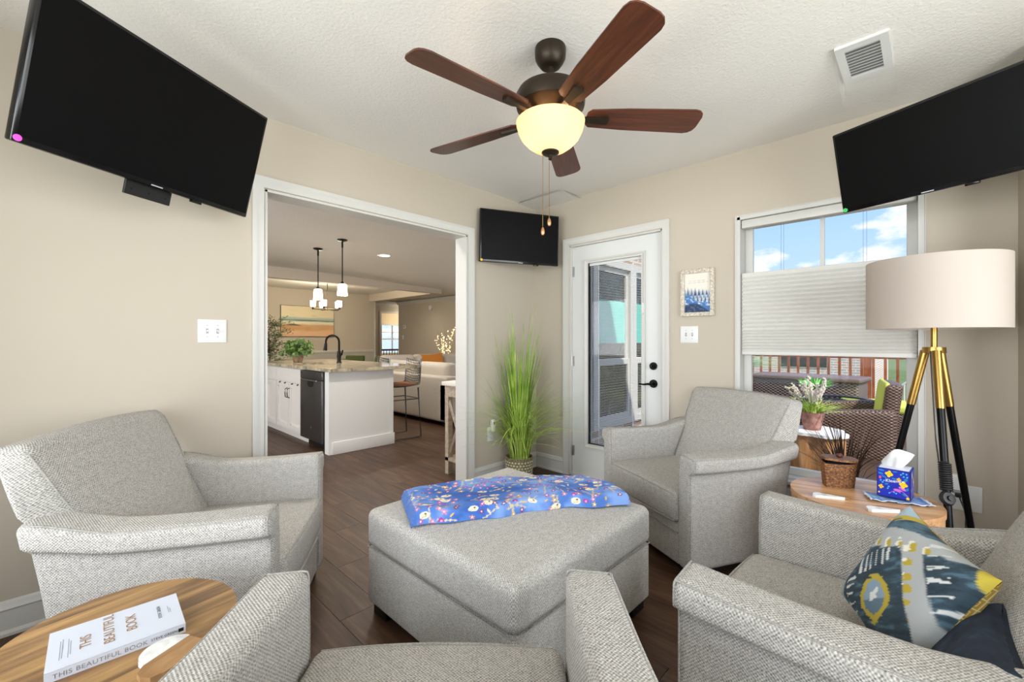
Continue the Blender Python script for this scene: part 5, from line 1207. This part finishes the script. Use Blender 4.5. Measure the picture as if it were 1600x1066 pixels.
ol = tag(empty('olive_tree', (2.83, 9.45, 0)), 'slender olive tree at the left edge of the kitchen opening', 'plant'); G().lathe([(0, 0), (.14, 0), (.17, .3), (.15, .3), (0, .27)], 20).build('pot', M_pot, ol); g = G(); V = []; F = []; rs = random.Random(8)
g.tube([(0, 0, .25), (.02, 0, .9), (0, .02, 1.4)], .016, 8, r1=.008)
for k in range(70):
    z0 = rs.uniform(.85, 1.6); a = rs.random() * 6.28; L = rs.uniform(.22, .5); d = Vector((math.cos(a), math.sin(a), rs.uniform(-.25, 1.0))).normalized(); pts = [Vector((0, 0, z0)) + d * L * t + Vector((0, 0, -.1 * L * t * t)) for t in (0, .33, .66, 1)]; g.tube(pts, .004, 4, r1=.0015)
    for j in range(16):
        t = rs.uniform(.25, 1); c = Vector((0, 0, z0)) + d * L * t; e1 = Vector((rs.gauss(0, 1), rs.gauss(0, 1), rs.gauss(0, 1))).normalized(); e2 = e1.orthogonal().normalized(); s_2 = rs.uniform(.05, .085); i = len(V); V += [c, c + e1 * s_2 * .5 + e2 * s_2 * .16, c + e1 * s_2, c + e1 * s_2 * .5 - e2 * s_2 * .16]; F.append((i, i + 1, i + 2, i + 3))
g.build('branches', M_dkwood, ol); o = from_np('foliage', [tuple(v) for v in V], F, mnoise('olive_green', [(.3, (58, 70, 40)), (.7, (108, 120, 82))], .6, (1, 1, 1), 12, 2, 'Object'), ol, None); o['kind'] = 'stuff'
# small things on the living room wall
t = tag(empty('smoke_alarm', (LX, 9.85, 2.11)), 'round white smoke alarm high on the living room wall', 'smoke alarm'); o = G().lathe([(0, 0), (.07, 0), (.068, .025), (.04, .038), (0, .04)], 24).build('alarm_case', M_white, t); o.rotation_euler = (0, -math.pi / 2, 0); o = G().cyl((0, 0, .038), (0, 0, .044), .015, None, 14).build('test_button', M_white, t); o.rotation_euler = (0, -math.pi / 2, 0)
t = tag(empty('thermostat', (LX, 11.15, 1.615)), 'white thermostat on the far living room wall', 'thermostat'); G().box(-.025, 0, -.06, .06, -.05, .05, .006).build('thermostat_case', M_white, t); G().box(-.026, -.024, -.03, .03, -.01, .03).build('display', mat('lcd', (170, 180, 170), .3), t, smooth=None)
t = tag(empty('light_switch', (LX, 11.25, 1.31)), 'white switch plate below the thermostat', 'light switch'); G().box(-.007, 0, -.04, .04, -.06, .06, .003).build('cover_plate', M_white, t); G().box(-.011, -.006, -.015, .015, -.03, .03, .002).build('rocker', M_white, t)
tw = tag(empty('lighted_twigs', (6.35, 8.35, 0)), 'tall vase of lighted white twigs beside the living room wall', 'decoration'); G().lathe([(0, 0), (.11, 0), (.13, .3), (.07, .6), (.08, .66), (.06, .66), (.05, .6), (0, .2)], 20).build('floor_vase', M_white, tw); g = G(); bb = G()
for k in range(14):
    a = rs.random() * 6.28; L = rs.uniform(.7, 1.15); sp = rs.uniform(.08, .36); pts = [Vector((0, 0, .55)) + Vector((sp * math.cos(a) * t ** 1.3, sp * math.sin(a) * t ** 1.3, L * t)) for t in (0, .3, .6, 1)]; g.tube(pts, .005, 5, r1=.002)
    for j in range(7): t = rs.uniform(.45, 1); c = Vector((0, 0, .55)) + Vector((sp * math.cos(a) * t ** 1.3 + rs.uniform(-.03, .03), sp * math.sin(a) * t ** 1.3 + rs.uniform(-.03, .03), L * t)); bb.box(c.x - .006, c.x + .006, c.y - .006, c.y + .006, c.z - .008, c.z + .008)
g.build('twigs', mat('twig_white', (214, 206, 192), .7), tw); o = bb.build('fairy_bulbs', emis('warm_bulb', (255, 226, 170), 3.0), tw, smooth=None); o['kind'] = 'stuff'

# ------------------------------------------------------------------ outdoors
struct(G().box(WX - 1.2, 2.9, SY - 1.8, SY - .15, 2.55, 2.65).build('sun_block_front', M_trim, smooth=None)); struct(G().box(WX - 1.2, WX - .15, SY - .15, YL, 2.55, 2.65).build('sun_block_back', M_trim, smooth=None))  # unseen slabs added to keep the sun out of the rear windows
def brick_mat(name, c1, c2, mort, scale):
    m = mat(name, rough=.85); T = NT(m); v = coords(T, 'UV', (scale, scale, scale)); b = T.n('ShaderNodeTexBrick')
    b.inputs['Color1'].default_value = lin4(c1); b.inputs['Color2'].default_value = lin4(c2); b.inputs['Mortar'].default_value = lin4(mort); b.inputs['Scale'].default_value = 1.0
    b.inputs['Brick Width'].default_value = .21; b.inputs['Row Height'].default_value = .075; b.inputs['Mortar Size'].default_value = .010; b.inputs['Bias'].default_value = 0
    T.l(v, b.inputs['Vector']); T.l(b.outputs['Color'], T.b.inputs['Base Color']); bump(T, b.outputs['Fac'], -.4, .004); return m
M_brick = brick_mat('house_brick', (150, 118, 100), (190, 166, 146), (214, 208, 198), 1.0); M_brick2 = brick_mat('pale_brick', (206, 172, 150), (178, 176, 178), (232, 226, 218), 1.0)
g = G(); NX0, NX1, NZ0, NZ1 = 3.315, 4.78, .38, 1.98
for b in ((3.3, NX0, 2.2, 2.34, -.2, 2.7), (NX1, 7.0, 2.2, 2.34, -.2, 2.7), (NX0, NX1, 2.2, 2.34, -.2, NZ0), (NX0, NX1, 2.2, 2.34, NZ1, 2.7)): g.box(*b)
struct(g.build('wall_porch', M_brick, smooth=None), 'brick wall outside the glazed door')
w5 = struct(empty('window_5', (NX0, 2.2, NZ0)), 'white double hung window with aqua shade seen through the glazed door'); W_, H_ = NX1 - NX0, NZ1 - NZ0
def wbars(lst, y0, y1):
    g = G()
    for a, b, c, d in lst: g.box(a, b, y0, y1, c, d)
    return g
wbars(((0, .07, 0, H_), (W_ - .07, W_, 0, H_), (.07, W_ - .07, 0, .06), (.07, W_ - .07, H_ - .07, H_), (W_ / 2 - .06, W_ / 2 + .06, .06, H_ - .07)), -.03, .05).build('window_frame', M_trim, w5, smooth=None)
M_reflglass = mnoise('painted_reflection_glass', [(.35, (22, 26, 26)), (.6, (58, 62, 54)), (.75, (96, 98, 78))], .2, (1, 1, 1), 5, 5, 'Object', 1.0)  # olive mottling paints the dark foliage reflection into the pane colour
for x0, x1 in ((.07, W_ / 2 - .06), (W_ / 2 + .06, W_ - .07)):
    for z0, z1, yo in ((.06, .64, -.02), (.60, H_ - .07, .0)):
        s = wbars(((x0, x0 + .045, z0, z1), (x1 - .045, x1, z0, z1), (x0 + .045, x1 - .045, z0, z0 + .05), (x0 + .045, x1 - .045, z1 - .05, z1)), yo, yo + .03).build('sash', M_trim, w5, smooth=None)
        G().box(x0 + .045, x1 - .045, yo + .018, yo + .022, z0 + .05, z1 - .05).build('pane', M_reflglass, s, smooth=None)
    G().box(x0 + .045, x1 - .045, .012, .0165, .80, 1.21).build('aqua_shade', mat('aqua_fabric', (108, 196, 184), .8), w5, smooth=None)
dk = struct(G().box(3.3, 10.0, -4, 2.2, -.3, -.135).build('deck', mat('deck_joists', (70, 56, 44), .9), smooth=None), 'wooden patio deck outside')
M_deck = wood('deck_board', [(.3, (110, 82, 58)), (.6, (156, 120, 86)), (.8, (184, 150, 112))], (9, .8, 1), 2.5, .7, 'Object', .4, .1)
dm = None
for i in range(47):
    if dm is None: q = G().box(0.002, .138, -4, 2.2, -.03, 0, .004, 1).build('deck_board', M_deck, dk, smooth=None); dm = q.data
    else: q = link('deck_board', dm, dk)
    q.location = (3.32 + .142 * i, 0, -.105)
DZK = -.105
struct(G().box(-40, 60, -40, 60, -.9, -.6).build('ground', mnoise('lawn', [(.3, (70, 92, 48)), (.7, (116, 134, 76))], .9, (1, 1, 1), 3, 5, 'Object'), smooth=None))
# railing
M_rail_w = wood('stained_cedar', [(.3, (126, 66, 34)), (.6, (172, 98, 54)), (.8, (196, 124, 76))], (2, 10, 2), 3, .7, 'Object', .3)
rl_ = tag(empty('deck_railing', (9.6, 0, DZK)), 'reddish brown wooden deck railing with square balusters', 'railing')
for z in (.12, 1.0): G().box(-.02, .02, -1.6, 4.2, z, z + .085).build('rail', M_rail_w, rl_, smooth=None)
G().box(-.07, .07, -1.6, 4.2, 1.09, 1.125).build('top_cap', M_rail_w, rl_, smooth=None); bm_ = None
for i in range(36):
    if bm_ is None: q = G().box(-.055, -.02, -.019, .019, .1, 1.09).build('baluster', M_rail_w, rl_, smooth=None); bm_ = q.data
    else: q = link('baluster', bm_, rl_)
    q.location = (0, -1.5 + i * .155, 0)
for y in (-1.6, .75, 3.0): G().box(-.05, .05, y - .05, y + .05, 0, 1.2).build('post', M_rail_w, rl_, smooth=None)
# neighbour house of pale brick
nb = tag(empty('neighbour_house', (16, 1.2, -.6)), 'pale brick house beyond the deck railing', 'house'); G().box(0, 8, 0, 5.2, 0, 2.9).build('brick_wall', M_brick2, nb, smooth=None); G().box(-.4, 8.4, 3.6, 12, 3.4, 3.5).build('eave', M_trim, nb, smooth=None)
G().faces([(-.4, 3.5, 3.45), (8.4, 3.5, 3.45), (8.4, 8, 6.0), (-.4, 8, 6.0), (-.4, 12.5, 3.45), (8.4, 12.5, 3.45)], [(0, 1, 2, 3), (3, 2, 5, 4), (0, 3, 4), (1, 5, 2)]).build('roof', mat('roof_shingle', (168, 158, 138), .9), nb, smooth=None); G().box(-.02, 8, 5.2, 12, 0, 3.4).build('siding_wall', mat('siding', (206, 204, 192), .7), nb, smooth=None)
G().box(-.03, 0, 3.3, 3.45, 0, 2.9).build('downpipe', M_trim, nb, smooth=None)
G().box(-.03, 0, 1.0, 2.2, 1.0, 2.4).build('window', M_reflglass, nb, smooth=None)

# wicker pieces
def wicker_mat(name, c1, c2, p):
    m = mat(name, rough=.45); T = NT(m); v = coords(T, 'UV'); s = T.n('ShaderNodeSeparateXYZ'); T.l(v, s.inputs[0])
    a = math_(T, 'SINE', math_(T, 'MULTIPLY', s.outputs[0], 2 * math.pi / p)); b = math_(T, 'SINE', math_(T, 'MULTIPLY', s.outputs[1], 2 * math.pi / (p * .62)))
    w = math_(T, 'ADD', math_(T, 'MULTIPLY', math_(T, 'MULTIPLY', a, b), .5), .5); r = ramp_node(T, [(.1, c1), (.8, c2)]); T.l(w, r.inputs[0]); T.l(r.outputs[0], T.b.inputs['Base Color']); bump(T, w, .8, .008); return m
M_wick = wicker_mat('brown_wicker', (40, 28, 22), (118, 92, 76), .05); M_wick2 = wicker_mat('grey_wicker', (52, 44, 42), (142, 128, 122), .07)
M_lime = mat('lime_canvas', (196, 204, 92), .85)
def wicker_chair(name, label, loc, rz, parts=True):
    t = tag(empty(name, (loc[0], loc[1], DZK), rz), label, 'patio chair', 'wicker patio chairs')   # faces +y
    rbox('wicker_base', (-.36, .36, -.36, .36, .06, .34), .03, M_wick, t, (4, 4, 3), 2)
    rbox('wicker_back', (-.38, .38, -.48, -.34, .06, .86), .05, M_wick, t, (6, 2, 8), 3, lambda V: np.stack([V[:, 0], V[:, 1] - .12 * np.maximum(0, V[:, 2] - .3) + .2 * V[:, 0] ** 2, V[:, 2]], 1))
    for s in (-1, 1):
        rbox('wicker_arm', (s * .44 - .075, s * .44 + .075, -.46, .36, .06, .56), .06, M_wick, t, (2, 8, 5), 3, lambda V: np.stack([V[:, 0], V[:, 1] - .06 * sstep(.3, .0, V[:, 2]) * (V[:, 1] > 0), V[:, 2] + (.05 * sstep(.2, -.4, V[:, 1]) - .06 * sstep(.2, .36, V[:, 1])) * (V[:, 2] > .3)], 1))
    rbox('seat_cushion', (-.35, .35, -.34, .44, .34, .46), .045, M_lime, t, (5, 5, 2), 3); rbox('back_cushion', (-.34, .34, -.36, -.305, .46, .875), .05, M_lime, t, (5, 2, 5), 3, lambda V: np.stack([V[:, 0], V[:, 1] - .12 * np.maximum(0, V[:, 2] - .3), V[:, 2]], 1))
    return t
wicker_chair('wicker_chair', 'brown wicker armchair close outside the window, turned left', (6.15, .74), math.radians(8))
wicker_chair('wicker_chair', 'wicker armchair with lime cushions left of the storage box', (7.2, 1.72), math.radians(180)).scale = (.85, .85, .85)
os_ = tag(empty('wicker_footstool', (7.72, .52, DZK), math.radians(10)), 'wicker footstool with a lime pad right of the glass table', 'footstool'); rbox('wicker_base', (-.34, .34, -.36, .36, .04, .36), .03, M_wick, os_, (4, 4, 3), 2); rbox('pad', (-.35, .35, -.37, .37, .36, .48), .045, M_lime, os_, (4, 4, 2), 3)
bx_ = tag(empty('storage_box', (8.45, 1.42, DZK), math.radians(-6)), 'dark wicker pattern deck storage box in front of the railing', 'deck box'); rbox('box_body', (-.32, .32, -.72, .72, 0, .68), .03, M_wick2, bx_, (3, 6, 4), 2); rbox('box_lid', (-.35, .35, -.76, .76, .68, .75), .025, mat('lid_brown', (116, 100, 98), .5), bx_, (3, 6, 2), 3)
gt = tag(empty('patio_table', (7.15, .92, DZK)), 'round glass topped patio table with a dark rim', 'patio table'); G().lathe([(.36, .52), (.42, .52), (.42, .545), (.36, .545), (.36, .52)], 40).build('rim', mat('rim_metal', (96, 92, 104), .35, .5), gt); G().lathe([(0, .53), (.365, .53), (.365, .536), (0, .536)], 40).build('glass_top', glass('table_glass', (.75, .8, .85), .3), gt); G().lathe([(0, 0), (.2, 0), (.2, .03), (.05, .06), (.05, .48), (.18, .52), (0, .52)], 20).build('pedestal', mat('dark_patio_metal', (60, 50, 44), .5), gt)
# stump table with marble top and potted heather
sx, sy_ = 5.02, .78
sp_ = tag(empty('stump_table', (sx, sy_, DZK)), 'carved wooden stump table with a marble top outside the window', 'side table')
M_stump = wood('stump_wood', [(.25, (120, 78, 42)), (.5, (180, 132, 84)), (.75, (214, 172, 124))], (10, 10, 1.2), 1.6, .6, 'Object', 0, .15)
out = [(-.2, -.24), (.16, -.27), (.24, -.2), (.26, .06), (.2, .24), (-.02, .27), (-.18, .2), (-.25, .02)]
def stump(V):
    return V
g = G(); prev = None; n = 40; ang = np.linspace(0, 2 * math.pi, n, endpoint=False)
def outline(t):
    r = .235 + .02 * math.cos(3 * t + .5) + .012 * math.cos(7 * t); return r
rings = []
for z, f in ((0, .80), (.02, .9), (.06, .95), (.2, .97), (.42, 1.0)):
    rings.append([g.bm.verts.new((outline(t) * f * math.cos(t) * (1 + .02 * math.sin(9 * t)), outline(t) * f * math.sin(t), z)) for t in ang])
for A, Bq in zip(rings, rings[1:]):
    for i in range(n): g.bm.faces.new((A[i], A[(i + 1) % n], Bq[(i + 1) % n], Bq[i]))
g.bm.faces.new(rings[0][::-1]); g.bm.faces.new(rings[-1]); g.build('stump', M_stump, sp_, 50)
G().poly([(outline(t) * 1.09 * math.cos(t), outline(t) * 1.09 * math.sin(t)) for t in ang], .42, .448).build('marble_top', M_marble, sp_, smooth=30)
hp = tag(empty('potted_heather', (sx + .02, sy_ + .03, DZK + .4485)), 'terracotta pot of white heather on the stump table', 'plant'); G().lathe([(0, 0), (.07, 0), (.085, .08), (.1, .15), (.105, .17), (.09, .17), (.08, .13), (0, .13)], 24).build('pot', mnoise('aged_terracotta', [(.3, (124, 82, 74)), (.6, (168, 122, 110)), (.8, (196, 160, 148))], .9, (1, 1, 1), 24, 4, 'Object'), hp)
V, F = blades('b', 120, lambda r: r.uniform(.08, .2), lambda r: r.uniform(.02, .14), lambda r: r.uniform(0, .6), .012, None, None, .08, .13, 12); o = from_np('leaves', V, F, M_gr2, hp, None); o['kind'] = 'stuff'
g = G(); bb = G()
for k in range(22):
    a = rs.random() * 6.28; sp = rs.uniform(.04, .24); L = rs.uniform(.22, .4); P_ = lambda t: Vector((sp * math.cos(a) * t, sp * math.sin(a) * t, .14 + L * t)); g.tube([P_(0), P_(.5), P_(1)], .003, 4)
    for j in range(26): t = rs.uniform(.5, 1); c = P_(t) + Vector((rs.uniform(-1, 1), rs.uniform(-1, 1), rs.uniform(-1, 1))) * .013; bb.box(c.x - .006, c.x + .006, c.y - .006, c.y + .006, c.z - .006, c.z + .006)
g.build('flower_stems', M_gr, hp); o = bb.build('heather_flowers', mat('heather_white', (240, 228, 218), .8), hp, smooth=None); o['kind'] = 'stuff'
rt = tag(empty('succulent', (7.2, 1.12, DZK + .546)), 'bright green succulents on the glass patio table', 'plant'); G().lathe([(0, 0), (.06, 0), (.08, .08), (.07, .08), (0, .06)], 18).build('pot', M_white, rt); V, F = blades('b', 90, lambda r: r.uniform(.08, .22), lambda r: r.uniform(.03, .16), lambda r: r.uniform(0, .3), .03, None, None, .06, .06, 13); o = from_np('leaves', V, F, mat('vivid_green', (96, 190, 62), .5), rt, None); o['kind'] = 'stuff'
bz = tag(empty('bronze_sedge', (3.78, .42, DZK)), 'brown ornamental sedge growing just outside the window', 'plant'); G().lathe([(0, 0), (.1, 0), (.12, .22), (.1, .22), (0, .2)], 20).build('pot', mat('dark_pot', (52, 44, 38), .7), bz); V, F = blades('b', 130, lambda r: r.uniform(.36, .66), lambda r: r.uniform(.02, .22), lambda r: r.uniform(0, .7), .008, None, None, .07, .2, 14); o = from_np('blades', V, F, mat('bronze_leaf', (84, 54, 32), .6), bz, None); o['kind'] = 'stuff'
spd = tag(empty('spider_plant', (8.5, 2.62 - .2, DZK)), 'striped spider plant on a stand left of the storage box', 'plant'); G().cyl((0, 0, 0), (0, 0, .55), .03, None, 10).cyl((0, 0, 0), (0, 0, .03), .16, None, 20).build('stand', M_blackmetal, spd); G().lathe([(0, .55), (.12, .55), (.16, .75), (.14, .75), (0, .7)], 20).build('pot', M_pot, spd)
V, F = blades('b', 110, lambda r: r.uniform(.25, .5), lambda r: r.uniform(.1, .4), lambda r: r.uniform(.5, 1.5), .022, None, None, .08, .72, 15); o = from_np('leaves', V, F, mnoise('variegated', [(.35, (74, 128, 66)), (.55, (130, 176, 110)), (.7, (220, 232, 196))], .5, (1, 1, 1), 30, 2, 'Object'), spd, None); o['kind'] = 'stuff'
# white metal garden chairs below, behind the railing
wc = tag(empty('garden_chair', (11.2, .15, -.6)), 'white metal garden chair behind the deck railing', 'garden chair')
g = G(); g.tube([(0, -.25, .4), (.02, -.26, .9), (.02, 0, 1.15), (.02, .26, .9), (0, .25, .4)], .02, 6)
for k in range(5): g.tube([(0, -.18 + .09 * k, .42), (.02, -.18 + .09 * k, 1.0)], .012, 5)
g.build('chair_back', M_white, wc); G().box(-.45, 0, -.26, .26, .4, .43).build('chair_seat', M_white, wc, smooth=None); g = G()
for x in (-.42, -.03):
    for y in (-.23, .23): g.tube([(x, y, 0), (x, y, .42)], .015, 6)
g.build('chair_legs', M_white, wc)
wc2 = copy_tree(wc); wc2.location = (11.0, -.75, -.6); wc2['label'] = 'white metal garden chair farther right behind the railing'
wc['group'] = wc2['group'] = 'white garden chairs'
# hedge trees beyond the porch
for x, y, s_, lab in ((12.5, 6.5, 2.2, 'leafy garden tree beyond the porch window'),):
    pass
